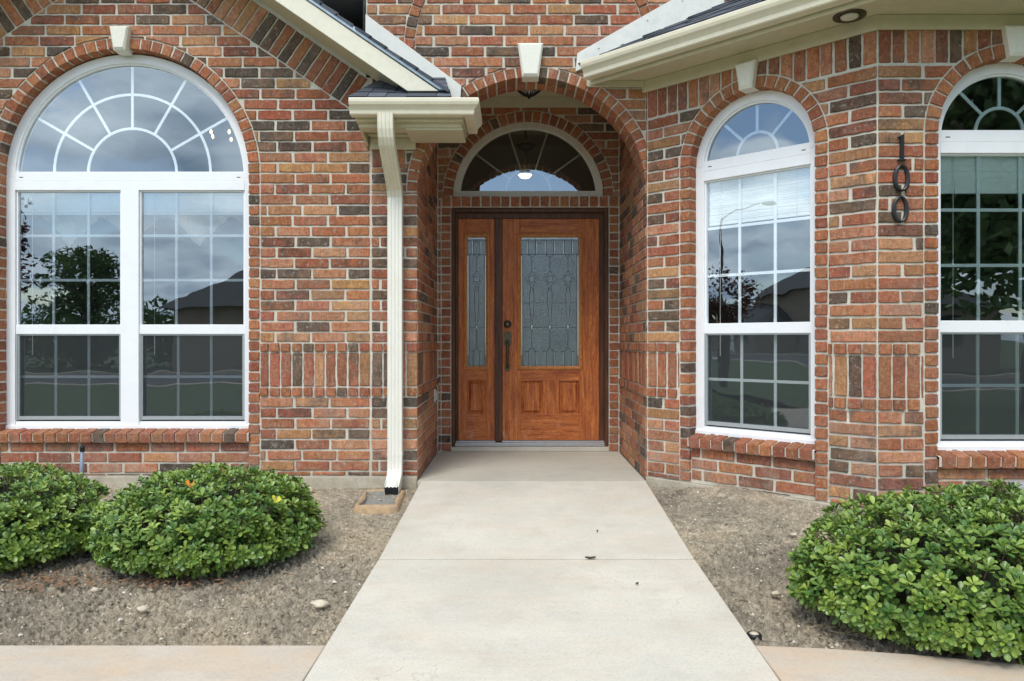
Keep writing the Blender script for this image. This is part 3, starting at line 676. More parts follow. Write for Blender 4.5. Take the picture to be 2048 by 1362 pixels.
def make_window(fr, uc, vc, Rr, units, radials, arcs, lab, glass):
    mb = MB()
    Ro = Rr+.004; Ri = Rr-FW
    arcband(mb, fr, uc, vc, Ri, Ro, 0, math.pi, WF-.06, WF)
    arcband(mb, fr, uc, vc, Ri-.012, Ri+.002, 0, math.pi, WF-.06, WF-.014)
    for s in (-1, 1):
        a, b = sorted((uc+s*Ri, uc+s*Ro)); mb.box(fr, a, b, Z_SILL, vc, WF-.06, WF)
    mb.box(fr, uc-Ri, uc+Ri, Z_UG1, Z_BAR1-.07, WF-.06, WF+.0015); mb.box(fr, uc-Ri, uc+Ri, Z_BAR1-.0685, Z_BAR1, WF-.06, WF-.002)
    mb.box(fr, uc-Rr, uc+Rr, Z_SILL, Z_SILL+.034, WF-.06, WF+.014); mb.box(fr, uc-Ri, uc+Ri, Z_SILL+.034, Z_LG0-.012, WF-.06, WF-.01)
    for i in range(len(units)-1):
        mb.box(fr, units[i][1], units[i+1][0], Z_SILL+.034, Z_UG1, WF-.06, WF+.003)
    for (a, b) in units:
        mb.box(fr, a, b, Z_LG1, Z_UG0, WF-.05, WF-.008)
        for (x0, x1) in ((a, a+.012), (b-.012, b)): mb.box(fr, x0, x1, Z_UG0, Z_UG1, WF-.05, WF-.014)
        mb.box(fr, a+.012, b-.012, Z_UG1-.010, Z_UG1, WF-.05, WF-.0145)
    for s in (-1, 1):      # weep slots
        mb.box(fr, uc+s*(Ri-.045)-.014, uc+s*(Ri-.045)+.014, Z_BAR1-.045, Z_BAR1-.038, WF-.01, WF-.0005, mi=1)
        mb.box(fr, uc+s*(Ri-.075)-.016, uc+s*(Ri-.075)+.016, Z_SILL+.010, Z_SILL+.015, WF, WF+.0155, mi=1)
    win = link('window', mb, [M['vinyl'], M['dark']], house, lab, bevel=.0025)
    # grille bars sealed between the panes
    g = MB(); w0, w1 = WF-.046, WF-.038; bw = .019
    for a in radials: radial(g, fr, uc, Z_BAR1 if False else Z_BAR1, arcs[0]+.006, Ri-.004 if False else math.sqrt(max(0, 1))*0+raylen(a, Ri, Z_BAR1-vc), a, bw, w0, w1)
    for r in arcs: arcband(g, fr, uc, Z_BAR1, r-bw/2, r+bw/2, 0, math.pi, w0-.0005, w1+.0005)
    for (a, b) in units:
        for k in (1, 2):
            x = a+(b-a)*k/3; g.box(fr, x-bw/2, x+bw/2, Z_UG0, Z_UG1, w0, w1)
        for k in (1, 2):
            z = Z_UG0+(Z_UG1-Z_UG0)*k/3; g.box(fr, a, b, z-bw/2, z+bw/2, w0-.001, w1+.001)
    link('grille', g, M['grid'], win)
    g = MB(); w0, w1 = WF-.040, WF-.034
    for (a, b) in units:
        for k in (1, 2):
            x = a+.02+(b-a-.04)*k/3; g.box(fr, x-bw/2, x+bw/2, Z_LG0, Z_LG1, w0-.02, w1-.02)
        z = (Z_LG0+Z_LG1)/2; g.box(fr, a, b, z-bw/2, z+bw/2, w0-.021, w1-.019)
    link('grille', g, M['grid'], win)
    # panes
    p = MB(); L = [(uc+(Ri+.004)*math.cos(t), vc+(Ri+.004)*math.sin(t)) for t in [math.pi*i/40 for i in range(41)]]
    L = [(u, max(v, Z_BAR1-.004)) for u, v in L if v > Z_BAR1-.06]
    p.add([fr(u, v, WF-.030) for u, v in L], [tuple(range(len(L)))])
    link('pane', p, glass, win)
    for (a, b) in units:
        for (z0, z1, w) in ((Z_UG0, Z_UG1, WF-.032), (Z_LG0, Z_LG1, WF-.048)):
            p = MB(); p.add([fr(a, z0-.004, w), fr(b, z0-.004, w), fr(b, z1+.004, w), fr(a, z1+.004, w)], [(0, 1, 2, 3)]); link('pane', p, glass, win)
        # screen in its grey frame
        s = MB(); s.add([fr(a, Z_LG0, WF-.022), fr(b, Z_LG0, WF-.022), fr(b, Z_LG1, WF-.022), fr(a, Z_LG1, WF-.022)], [(0, 1, 2, 3)])
        f0, f1 = WF-.028, WF-.016; t = .020
        for (x0, x1, y0, y1) in ((a, a+t, Z_LG0, Z_LG1), (b-t, b, Z_LG0, Z_LG1), (a+t, b-t, Z_LG0, Z_LG0+t+.006), (a+t, b-t, Z_LG1-t*.5, Z_LG1)): s.box(fr, x0, x1, y0, y1, f0, f1, mi=1)
        for (x0, x1) in ((a, a+.010), (b-.010, b)): s.box(fr, x0, x1, Z_LG0, Z_LG1, f1+.001, f1+.006, mi=1)
        link('screen', s, [M['screen'], M['screen_frame']], win)
    return win
def raylen(a, Ri, dz):     # distance from the bar centre to the arch along angle a
    s = math.sin(a)*dz; return -s+math.sqrt(max(0, s*s-dz*dz+Ri*Ri))
def blind(fr, a, b, z0, z1, win, w=WF-.055):
    m = MB(); z = z1
    m.box(fr, a+.01, b-.01, z1-.002, z1+.045, w-.03, w+.002)
    while z > z0+.02:
        t = random.uniform(-.002, .002); m.box(fr, a+.012, b-.012, z-.0108, z-.0003, w-.024+t, w-.002+t); z -= .0115
    m.box(fr, a+.012, b-.012, z0-.002, z0+.012, w-.026, w+.001)
    for x in (a+(b-a)*.15, b-(b-a)*.15): m.tube([fr(x, z1, w+.004), fr(x+.004, z0-.02, w+.006)], .0015, 4)
    m.tube([fr(a+.10, z1, w+.01), fr(a+.10, z1-1.2, w+.01)], .0022, 5)
    link('blind', m, M['blind'], win)
def valance(fr, a, b, z1, drop, win, w=WF-.22, n=2):
    m = MB(); nu, nv = 120, 14; vs = []
    for j in range(nv+1):
        for i in range(nu+1):
            t = i/nu; sc = abs(math.sin(math.pi*n*t+0.4)); h = drop*(0.45+0.55*(1-sc)**0.8)
            z = z1-h*j/nv; fold = .016*math.sin(t*70+1.2*math.sin(j*.3))*(0.3+0.7*j/nv)+.02*math.sin(t*19)
            vs.append(fr(a+(b-a)*t, z, w+fold))
    fs = [(j*(nu+1)+i, j*(nu+1)+i+1, (j+1)*(nu+1)+i+1, (j+1)*(nu+1)+i) for j in range(nv) for i in range(nu)]
    m.add(vs, fs, smooth=True); link('valance', m, M['cream_cloth'], win)
wA = make_window(F, UCL, VCL-.012, RLW, [(UCL-.838, UCL-.066), (UCL+.066, UCL+.838)], [R(30), R(60), R(90), R(120), R(150)], [0.325, 0.575], 'wide arched twin window with a sunburst fanlight in the gable wall', M['glass'])
for a, b in ((UCL-.84, UCL-.06), (UCL+.06, UCL+.84)): blind(F, a, b, 1.935, 2.10, wA)
for a, b in ((UCL-.98, UCL-.02), (UCL-.02, UCL+.98)): valance(F, a, b, 2.12, .40, wA)
wB = make_window(B1, UC1, VCB, RB, [(UC1-.372, UC1+.372)], [R(45), R(90), R(135)], [0.140], 'narrow arched window in the angled bay wall beside the porch', M['glass'])
blind(B1, UC1-.37, UC1+.37, 1.80, 2.10, wB)
wC = make_window(B2, UC2, VCB, RB, [(UC2-.372, UC2+.372)], [R(45), R(90), R(135)], [0.140], 'narrow arched window right of the house number with green tinted glass', M['glass_green'])
blind(B2, UC2-.37, UC2+.37, 1.88, 2.10, wC)
# transom over the door
mb = MB(); TWF = -.05
arcband(mb, D, TU, TV, TR-.056, TR+.003, 0, math.pi, TWF-.05, TWF); arcband(mb, D, TU, TV, TR-.066, TR-.054, 0, math.pi, TWF-.05, TWF-.012)
mb.box(D, TU-TR+.004, TU+TR-.004, TV+.001, TV+.055, TWF-.05, TWF+.004)
tr = link('fanlight', mb, M['vinyl_old'], house, 'weathered half round white fanlight above the door', bevel=.003)
g = MB()
for a in (R(36), R(72), R(108), R(144)): radial(g, D, TU, TV+.05, .205, raylen(a, TR-.06, .05), a, .014, TWF-.034, TWF-.026)
arcband(g, D, TU, TV+.05, .198, .212, 0, math.pi, TWF-.035, TWF-.025); link('grille', g, M['vinyl_old'], tr)
p = MB(); L = [(TU+(TR-.052)*math.cos(math.pi*i/40), max(TV+.05, TV+(TR-.052)*math.sin(math.pi*i/40))) for i in range(41)]
p.add([D(u, v, TWF-.022) for u, v in L], [tuple(range(len(L)))]); link('pane', p, M['glass'], tr)

# ------------------------------------------------------------------ door
px = lambda x: (x-1030)/221
pz = lambda y: 1.005+(681-y)/221
mb = MB(); w0 = -.045
mb.box(D, DX0+.002, DX0+.036, 0.02, DZ-.004, -.16, w0+.012); mb.box(D, DX1-.036, DX1-.002, 0.02, DZ-.004, -.16, w0+.012); mb.box(D, DX0+.036, DX1-.036, DZ-.040, DZ-.004, -.16, w0+.011)
mb.box(D, DX0+.036, DX0+.058, 0.05, DZ-.040, -.16, w0-.03); mb.box(D, px(1200)+.001, DX1-.036, 0.05, DZ-.040, -.16, w0-.03); mb.box(D, DX0+.058, px(1200)+.001, DZ-.092, DZ-.040, -.16, w0-.031)
mb.box(D, px(989), px(1004.5), 0.045, DZ-.092, -.16, w0-.02)
frame = link('door_frame', mb, M['wood_dark'], house, bevel=.004)
mb = MB(); mb.box(D, DX0+.036, DX1-.036, .042, .075, -.16, w0+.02); mb.box(D, DX0+.036, DX1-.036, .075, .088, -.16, w0-.02)
link('threshold', mb, M['alu'], house, bevel=.003)
def leaf_panel(name, x0, x1, gx0, gx1, lows, lab):
    z0, z1, gz0, gz1 = .092, DZ-.094, pz(733.6), pz(470.5); wf = -.085; wb = -.13
    mb = MB()
    mb.box(D, x0, gx0, z0, z1, wb, wf); mb.box(D, gx1, x1, z0, z1, wb, wf)
    lowt, lowb = pz(762.5), pz(830)
    mb.box(D, gx0, gx1, gz1, z1, wb, wf-.0006, mi=1); mb.box(D, gx0, gx1, lowt, gz0, wb, wf-.0006, mi=1); mb.box(D, gx0, gx1, z0, lowb, wb, wf-.0006, mi=1)
    xs = [gx0]+[v for l_ in lows for v in l_]+[gx1]
    for i in range(0, len(xs), 2):
        if xs[i+1]-xs[i] > .002: mb.box(D, xs[i], xs[i+1], lowb, lowt, wb, wf-.001)
    d = link(name, mb, [M['wood_v'], M['wood_h']], house, lab, bevel=.002)
    for (a, b) in lows:
        q = MB(); e = [(0, wf-.001), (.003, wf-.004), (.006, wf-.020), (.014, wf-.021), (.034, wf-.003), (.037, wf-.003)]
        rings = [[D(a+t, lowb+t, w), D(b-t, lowb+t, w), D(b-t, lowt-t, w), D(a+t, lowt-t, w)] for t, w in e]
        q.loft(rings, caps=False); n_ = len(q.v); q.add(rings[-1], [(0, 1, 2, 3)])
        link('raised_panel', q, M['wood_v'], d)
    # moulding round the glass
    q = MB(); e = [(-.030, wf-.001), (-.026, wf+.010), (-.014, wf+.014), (-.008, wf+.006), (.0, wf+.004), (.006, wf-.012)]
    rings = [[D(gx0+t, gz0+t, w), D(gx1-t, gz0+t, w), D(gx1-t, gz1-t, w), D(gx0+t, gz1-t, w)] for t, w in e]
    q.loft(rings, caps=False); link('glazing_bead', q, M['bead'], d)
    wg = wf-.014
    q = MB(); q.add([D(gx0, gz0, wg), D(gx1, gz0, wg), D(gx1, gz1, wg), D(gx0, gz1, wg)], [(0, 1, 2, 3)]); link('textured_glass', q, M['hammer'], d)
    # leading
    c = MB(); bv = MB(); t = .0022
    def line(pts, r=t): c.tube([D(a, b, wg+.001) for a, b in pts], r, 5)
    def bar(a0, a1, b0, b1): 
        bv.loft([[D(a0, b0, wg+.0005), D(a1, b0, wg+.0005), D(a1, b1, wg+.0005), D(a0, b1, wg+.0005)], [D(a0+.004, b0+.004, wg+.005), D(a1-.004, b0+.004, wg+.005), D(a1-.004, b1-.004, wg+.005), D(a0+.004, b1-.004, wg+.005)]], caps=True)
    H = gz1-gz0; W_ = gx1-gx0; nfl = 3 if W_ > .3 else 1
    ty = gz1-.032*H; tb = gz1-.135*H
    line([(gx0, ty), (gx1, ty)]); line([(gx0, tb), (gx1, tb)]) ; bar(gx0+.006, gx1-.006, gz1-.020, gz1-.008)
    for xx in (gx0+.020, gx1-.020):
        line([(xx, gz0), (xx, tb)]); s = -1 if xx < (gx0+gx1)/2 else 1; bar(*(sorted((xx+s*.004, xx+s*.016))), gz0+.10, tb-.01)
    for f_ in (.51, .70): line([(gx0, gz1-f_*H), (gx1, gz1-f_*H)], .0014)
    cx = [gx0+W_*(k+.5)/nfl if nfl == 1 else gx0+W_*(.19+.31*k) for k in range(nfl)]
    bd = gz0+.115*H
    for x in cx:
        hw = .034 if nfl > 1 else .030; fy = gz1-.325*H
        for s in (-1, 1):
            line([(x+s*hw, gz1), (x+s*hw, tb), (x+s*hw*.5, tb-.018), (x, tb-.032)]); bar(*(sorted((x+s*(hw+.002), x+s*(hw+.013)))), tb, ty)
            line([(x, fy+.075), (x+s*.018, fy+.045), (x+s*.034, fy+.036), (x+s*.045, fy+.018), (x+s*.062, fy+.0), (x+s*.045, fy-.018), (x+s*.030, fy-.036), (x+s*.012, fy-.062)], .0018)
            line([(x+s*.010, fy-.068), (x+s*.020, fy-.14), (x+s*.018, fy-.25), (x+s*.006, fy-.40)]); 
            line([(x+s*hw*.95, gz0), (x+s*hw*.9, bd), (x+s*hw*.5, bd+.022), (x, bd+.034)])
            bar(*(sorted((x+s*(hw+.002), x+s*(hw+.010)))), gz0+.008, bd-.004); line([(x+s*hw, bd), (x+s*(hw+.03), bd)])
            line([(x+s*.005, fy-.41), (x+s*.014, fy-.445), (x, fy-.475)], .0018)
        line([(x, tb-.032), (x, fy+.075)]); line([(x, fy-.475), (x, bd+.034)])
        line([(x+.030*math.cos(a), fy+.030*math.sin(a)) for a in [2*math.pi*i/18 for i in range(19)]], .002)
        for k in range(3):      # petals of the rose
            a0 = 2*math.pi*k/3+.4
            bv.tube([D(x+(.024-.016*i/9)*math.cos(a0+i*.30), fy+(.024-.016*i/9)*math.sin(a0+i*.30), wg+.003) for i in range(10)], .0036, 6)
        for s in (-1, 1): bv.tube([D(x+s*.007, fy-.075, wg+.002), D(x+s*.012, fy-.15, wg+.003), D(x+s*.011, fy-.25, wg+.003), D(x+s*.003, fy-.40, wg+.002)], .0030, 6)
        bv.blob(D(x, fy-.445, wg+.002), (.009, .005, .022), amp=0)
    link('leading', c, M['lead'], d); link('glass_bevels', bv, M['bevel'], d)
    return d
leaf_panel('sidelight', px(915.5), px(988.8), px(932.5), px(972), [(px(929), px(977))][0:0] or [(px(933), px(972)-.001)], 'narrow fixed sidelight panel with one leaded rose')
door = leaf_panel('front_door', px(1004.7), px(1200), px(1041.6), px(1160), [(px(1042), px(1086)), (px(1119.6), px(1159.5))], 'weathered stained wood entry door with leaded glass of three roses')
hx = px(1015); wf = -.085
mb = MB()
mb.lathe(D(hx, pz(648), wf), (0, -1, 0), [(.037, 0), (.037, .006), (.030, .011), (.022, .014), (.022, .022), (.006, .024)], 20)
mb.lathe(D(hx, pz(648), wf+.024), (0, -1, 0), [(.008, 0), (.006, .003), (.0, .003)], 12, mi=1)
link('deadbolt', mb, [M['bronze'], M['alu']], door)
mb = MB()
z = pz(677)
def plate(cz, hw_, pts): mb.prism(D, [(hx+hw_*a, cz+b) for a, b in pts], wf, wf+.010)
plate(z, .034, [(-1, -.052), (-.5, -.068), (.5, -.068), (1, -.052), (1, .048), (.75, .057), (.4, .066), (-.4, .066), (-.75, .057), (-1, .048)])
zb = pz(735)
plate(zb, .024, [(-1, -.026), (0, -.046), (1, -.026), (1, .030), (0, .050), (-1, .030)])
mb.tube([D(hx, z-.030, wf+.006), D(hx, z-.040, wf+.034), D(hx, z-.070, wf+.054), D(hx, z-.120, wf+.058), D(hx, z-.180, wf+.048), D(hx, zb+.010, wf+.024), D(hx, zb-.005, wf+.006)], [.011, .012, .013, .0145, .013, .011, .011], 10)
mb.blob(D(hx, z-.028, wf+.018), (.018, .014, .016), amp=0)
link('handle', mb, M['bronze'], door, bevel=.0015)

# ------------------------------------------------------------------ interiors seen through the glass
mb = MB()
def roombox(x0, x1, y0, y1, z0, z1):
    mb.add([(x, y, z) for z in (z0, z1) for y in (y0, y1) for x in (x0, x1)], [(0, 1, 3, 2), (4, 6, 7, 5), (2, 3, 7, 6), (0, 2, 6, 4), (1, 5, 7, 3)])
roombox(-4.55, -1.15, YF+.28, 9.2, 0.1, 3.6); roombox(-.9, 1.1, YD+.09, 9.6, 1.9, 3.5)
fp = [(P1.x+.12, YF+.06), (P2.x+.05, YB+.12), (P3.x-.05, YB+.12), (P4.x-.1, YF+.06), (P4.x-.1, 9), (P1.x+.12+.1, 9)]
n = len(fp); mb.add([(x, y, .1) for x, y in fp]+[(x, y, 2.86) for x, y in fp], [tuple(range(n)), tuple(range(n, 2*n)), (2, 3, 9, 8), (3, 4, 10, 9), (4, 5, 11, 10), (5, 0, 6, 11)])
link('interior_wall', mb, M['room'], house)
def pz2(name, mb, mat, lab, cat, loc): pass
ch = thing('chandelier', (-2.86, 7.4, 3.0), 'lit chandelier hanging inside the room behind the wide arched window', 'chandelier')
mb = MB(); bl = MB()
mb.tube([(-2.86, 7.4, 3.55), (-2.86, 7.4, 2.95)], .008); mb.blob((-2.86, 7.4, 2.97), (.04, .04, .06), amp=0)
for k in range(5):
    a = k*2*math.pi/5+.3; c, s = math.cos(a), math.sin(a)
    mb.tube([(-2.86+c*r, 7.4+s*r, z+.25) for r, z in ((0, 2.70), (.06, 2.66), (.12, 2.67), (.15, 2.73))], .006, 6)
    bl = MB(); bl.blob((-2.86+c*.15, 7.4+s*.15, 3.03), (.013, .013, .022), amp=0); link('bulb', bl, M['bulb'], ch)
link('arms', mb, M['bronze'], ch)
hl = thing('hall_light', (.115, 8.6, 2.95), 'small lit bowl light hanging in the hall behind the fanlight', 'ceiling light')
mb = MB(); mb.lathe((.115, 8.6, 2.86), (0, 0, 1), [(.01, 0), (.05, .01), (.08, .045)], 20); link('lamp_shade', mb, M['bulb'], hl)
mb = MB(); mb.tube([(.115, 8.6, 2.9), (.115, 8.6, 3.48)], .006); link('stem', mb, M['bronze'], hl)
# porch ceiling
mb = MB(); mb.box(W, XL, XR, 3.21, 3.26, YF+.05, YD+.02); mb.box(W, XL+.002, XR-.002, 3.11, 3.208, YD-.022, YD-.003)
link('porch_ceiling', mb, M['trim'], house)
lan = thing('porch_lantern', (.112, 6.0, 2.95), 'small black ceiling lantern with looped ribs under the porch arch', 'lantern')
mb = MB(); cx, cy = .112, 6.0
mb.tube([(cx, cy, 3.205), (cx, cy, 3.06)], .008); mb.lathe((cx, cy, 3.209), (0, 0, -1), [(.055, 0), (.055, .010), (.02, .02)]); mb.blob((cx, cy, 2.950), (.012, .012, .014), amp=0)
for k in range(10):
    a = 2*math.pi*k/10; d = .2
    P_ = lambda r, z, da: (cx+r*math.cos(a+da), cy+r*math.sin(a+da), z)
    mb.tube([P_(.012, 2.955, 0), P_(.05, 2.972, -d*.6), P_(.085, 3.0, -d), P_(.102, 3.014, 0), P_(.085, 3.0, d), P_(.05, 2.972, d*.6), P_(.012, 2.955, 0)], .0042, 6)
mb.tube([(cx+.085*math.cos(a), cy+.085*math.sin(a), 3.01) for a in [2*math.pi*i/24 for i in range(25)]], .005, 6)
link('ribs', mb, M['black'], lan)
gb = MB(); gb.lathe((cx, cy, 2.965), (0, 0, 1), [(.01, 0), (.05, .012), (.082, .045), (.082, .09), (.03, .10)]); link('shade', gb, M['vinyl_old'], lan)

# ------------------------------------------------------------------ rake, eaves, gutters
YR = 5.0
Bl = lambda x: 3.275-(abs(x-UCL)-(-1.603-UCL))*SL      # lower edge of the rake board
Ct = lambda x: Bl(x)+0.141
GL = Frame((0, YR, 0), (1, 0, 0), (0, -1, 0))
def mirx(p): return [(2*UCL-a, b) for a, b in p]
xe = lambda f, z: next(x/1000 for x in range(-2800, 500) if f(x/1000) <= z)
zc_ = 2.668; xb_, xt_ = xe(Bl, zc_), xe(Ct, zc_)
fas = [(UCL, Bl(UCL)), (xb_, zc_), (xt_, zc_), (UCL, Ct(UCL))]
mb = MB()
for P_ in (fas, mirx(fas)): mb.prism(GL, P_, -.02, 0.004)
link('rake_board', mb, M['fascia'], house, 'cream painted rake board of the left gable', bevel=.002)
mb = MB()
sof = [(UCL, Bl(UCL)+.012), (-.80, Bl(-.80)+.012), (-.80, Bl(-.80)+.03), (UCL, Bl(UCL)+.03)]
for P_ in (sof, mirx(sof)): mb.prism(GL, P_, -(YF-YR)-.0, -.02)
link('soffit', mb, M['trim'], house)
mb = MB()
dr = [(UCL, Ct(UCL)+.001), (xt_+.006, zc_+.004), (xt_+.060, zc_+.004), (UCL, Ct(UCL)+.041)]
for P_ in (dr, mirx(dr)): mb.prism(GL, P_, -.03, .016)
link('drip_edge', mb, M['drip'], house, bevel=.006)
def shingles(mb, o, u, up, w, h, gs=(), course=.125, thick=.007):
    fr = Frame(o, u, Vector(u).normalized().cross(Vector(up).normalized()), up)
    if fr.w.z < 0: fr = Frame(o, u, -fr.w, up)
    k = 0; v = 0
    while v < h:
        x = -random.uniform(0, .3)
        while x < w:
            l_ = random.uniform(.10, .24)
            a, b = max(0, x+.002), min(w, x+l_-.002)
            if b-a > .01:
                pl = [(a, v), (b, v), (b, min(h, v+course+.01)), (a, min(h, v+course+.01))]
                for g in gs:
                    pl = clip(dens(pl, .04), g)
                    if not pl: break
                if pl and len(pl) > 2:
                    t = random.choice((0, .003, .005)); n = len(pl)
                    hh = lambda q: thick+t-(q[1]-v)*.045
                    mb.add([fr(q[0], q[1], -.012) for q in pl]+[fr(q[0], q[1], hh(q)) for q in pl], [tuple(range(n, 2*n))]+[(i, (i+1) % n, n+(i+1) % n, n+i) for i in range(n)], tone=(random.random(), 0, 0))
            x += l_
        v += course; k += 1
mb = MB()
upv = Vector((-cs, 0, SL*cs))      # up the right slope
x_e = xt_+.070; z_e = Ct(x_e)+.043
shingles(mb, (x_e, YR-.026, z_e), (0, 1, 0), upv, YF-YR+.02, .75)
ox, oz = -1.075, Ct(-1.075)+.043
shingles(mb, (ox, YR-.026, oz), (0, 1, 0), upv, 3.2, (ox-UCL)/cs)
upl = Vector((cs, 0, SL*cs)); xl = 2*UCL-x_e
shingles(mb, (xl, YR-.026, z_e), (0, 1, 0), upl, 3.6, (UCL-xl)/cs)
link('gable_roof', mb, M['shingle'], house, 'dark grey shingle roof of the left gable')
# upper roof seen in the gap beside the upper wall, with its vent pipe
mb = MB(); shingles(mb, (-5.0, 6.1, 3.0), (1, 0, 0), (0, .80, .60), 3.95, 6.0); link('main_roof', mb, M['shingle'], house, 'dark shingle roof behind the gable')
mb = MB()
for i in range(1): mb.box(W, -1.12, -1.065, 2.7, 5.0, YF+.27, 11.0)
link('upper_side_wall', mb, M['mortar'], house)
mb = MB(); mb.lathe((-1.98, 8.3, 4.60), (0, 0, 1), [(.10, 0), (.055, .04), (.045, .05), (.045, .15), (.03, .15), (.03, .1)], 16)
link('vent_pipe', mb, M['flash'], house)
mb = MB(); mb.box(W, -1.86, -1.40, 4.62, 5.3, 8.35, 8.9); link('roof_vent', mb, M['black'], house, bevel=.01)
# white flashing boards where the roofs meet the wall
mb = MB()
pl = [(-1.072, 3.13), (-.40, 2.62), (-.385, 2.832), (-1.072, 3.345)]
mb.prism(F, pl, .002, .022)
link('flashing', mb, M['flash'], house, 'white metal flashing above the left gable roof', bevel=.002); mb = MB()
pr = [(.435, 2.935), (1.5, 3.40), (1.5, 3.66), (.447, 3.065)]
mb.prism(F, pr, .002, .020)
for (a, b) in ((.6, 3.10), (.95, 3.30), (1.2, 3.44)): mb.lathe(F(a, b, .02), (0, -1, 0), [(.007, 0), (.007, .003), (0, .003)], 8, mi=1)
link('flashing', mb, [M['flash'], M['screen_frame']], house, 'white metal flashing above the bay roof', bevel=.002)
# K style gutter swept along a line; profile in (outward, z)
KP = [(0, .0), (.0, -.105), (.060, -.105), (.066, -.098), (.068, -.075), (.080, -.058), (.094, -.045), (.100, -.028), (.100, -.008), (.092, .0), (.088, -.003), (.090, -.012), (.088, -.03), (.058, -.07), (.054, -.098), (.006, -.098), (.006, 0)]
def gutter_sweep(mb, pts, zt, outs, sc=1.0):
    rings = []
    for p, o in zip(pts, outs): rings.append([Vector((p[0]+o[0]*a*sc, p[1]+o[1]*a*sc, zt+b*sc)) for a, b in KP])
    mb.loft(rings, caps=True)
zg = 2.592
mb = MB()
gutter_sweep(mb, [(-1.085, 4.985), (-.335, 4.985), (-.335, 5.385)], zg, [(0, -1), (1, -1), (1, 0)])
link('gutter', mb, M['gutter'], house, 'short cream gutter return above the downspout', bevel=.0015)
mb = MB()      # box eave of the return
mb.box(W, -1.065, -.345, 2.470, 2.500, 5.00, YF-.001); mb.box(W, -1.075, -.337, 2.500, 2.585, 4.989, 5.02); mb.box(W, -.365, -.337, 2.5, 2.585, 5.02, YF-.002)
mb.box(W, -1.075, -1.05, 2.5, 2.585, 5.02, YF-.002); mb.box(W, -1.05, -.36, 2.440, 2.470, 5.05, 5.16); mb.box(W, -.74, -.352, 2.425, 2.4395, 5.06, YF-.001)
mb.box(W, -1.035, -.712, 2.455, 2.4695, YF-.10, YF-.001)
mb.prism(Frame((-1.05, 0, 0), (0, 1, 0), (-1, 0, 0)), [(YF-.001, 2.40), (YF-.001, 2.47), (5.10, 2.47)], 0, .02)
link('eave_box', mb, M['trim'], house, bevel=.003)
mb = MB(); mb.box(W, -1.035, -.712, 2.375, 2.452, YF-.035, YF-.002); link('frieze_board', mb, M['trim'], house, bevel=.002)
mb = MB()
g1 = lambda u, v: u-v*.0-.0
fr_u = Vector((0, YF-4.93, .30)).normalized()
shingles(mb, (-1.10, 4.93, 2.600), (1, 0, 0), fr_u, .68, .56, gs=(lambda u, v: (u-v*.30), lambda u, v: (.68-u-v*.15)), course=.115)
link('return_roof', mb, M['shingle'], house, 'small shingled eave return beside the gable foot')
# downspout
mb = MB(); X0 = -.852; hw, hd = .051, .036
def dsec(y, z, ang=0.0, sc=1.0, dxx=0.0):
    """ribbed rectangular section; ang tilts the section plane"""
    prof = []
    n_ = 4
    for i in range(n_*4+1):
        t = -1+2*i/(n_*4); prof.append((t*hw*sc, -hd*sc+(.006 if i % 4 in (1, 2) and 0 < i < n_*4 else 0)))
    for i in range(n_*2+1):
        t = 1-2*i/(n_*2); prof.append((t*hw*sc, hd*sc))
    return [Vector((X0+dxx+a, y+b*math.cos(ang), z+b*math.sin(ang))) for a, b in prof]
path = [(4.945, 2.50, 0), (4.945, 2.44, 0), (4.950, 2.40, .12), (4.966, 2.355, .35), (4.995, 2.315, .6), (5.12, 2.225, .65), (5.26, 2.125, .62), (5.315, 2.075, .35), (5.335, 2.02, .1), (5.337, 1.9, 0), (5.337, 1.0, 0), (5.337, .14, 0), (5.332, .09, -.12), (5.318, .05, -.35), (5.265, .008, -.85), (5.215, -.018, -1.1), (5.175, -.034, -1.15)]
rings = [dsec(y, z, a) for y, z, a in path]
mb.loft(rings[:9], caps=False, mi=2); mb.loft(rings[8:], caps=False)
inner = [[p+(Vector((X0, path[-1][0], path[-1][1]))-p)*.06 for p in rings[-1]], [p+(Vector((X0, path[-2][0], path[-2][1]))-p)*.10 for p in rings[-2]], [p+(Vector((X0, path[-3][0], path[-3][1]))-p)*.15 for p in rings[-3]]]
mb.loft([rings[-1], inner[0]], caps=False); mb.loft(inner, caps=True, mi=1)
for z in (1.95, .20): mb.loft([dsec(5.337, z-.012, 0, 1.04), dsec(5.337, z+.012, 0, 1.04)], caps=True)
dsp = link('downspout', mb, [M['spout'], M['dark'], M['stained']], house, 'ribbed cream metal downspout beside the porch arch', bevel=0)
mb = MB(); 
for zz in (2.28, 2.26): pass
# bay eaves
eave_off, gut_off = .30, .31
def off_pt(P, n1, n2, o):
    b = (n1+n2).normalized(); return P+b*(o/b.dot(n1))
n1, n2, n3 = B1n, Vector((0, -1, 0)), B3.w
def eave_line(o, ystart=YF-.02):
    s = P1+n1*o; t = (s.y-ystart)/(-B1d.y) if True else 0
    st = s+B1d*((s.y-ystart)/(-B1d.y)*1.0) if False else s+B1d*(-(ystart-s.y)/abs(B1d.y))
    en0 = P4+n3*o; en = en0+B3d*((ystart-en0.y)/abs(B3d.y))
    return [st, off_pt(P2, n1, n2, o), off_pt(P3, n2, n3, o), en]
Ei, Eo = eave_line(0.0, YF), eave_line(eave_off, YF)
SOFZ = 2.872
mb = MB()
a_, b_ = eave_line(.002, YF-.001), eave_line(eave_off, YF-.001)
vs = [(*p.xy, SOFZ) for p in a_]+[(*p.xy, SOFZ) for p in b_]+[(*p.xy, SOFZ+.012) for p in a_]+[(*p.xy, SOFZ+.012) for p in b_]
mb.add(vs, [(i, i+1, 5+i, 4+i) for i in range(3)]+[(8+i, 9+i, 13+i, 12+i) for i in range(3)]+[(4+i, 5+i, 13+i, 12+i) for i in range(3)])
bsof = link('soffit', mb, M['trim'], house)
mb = MB()
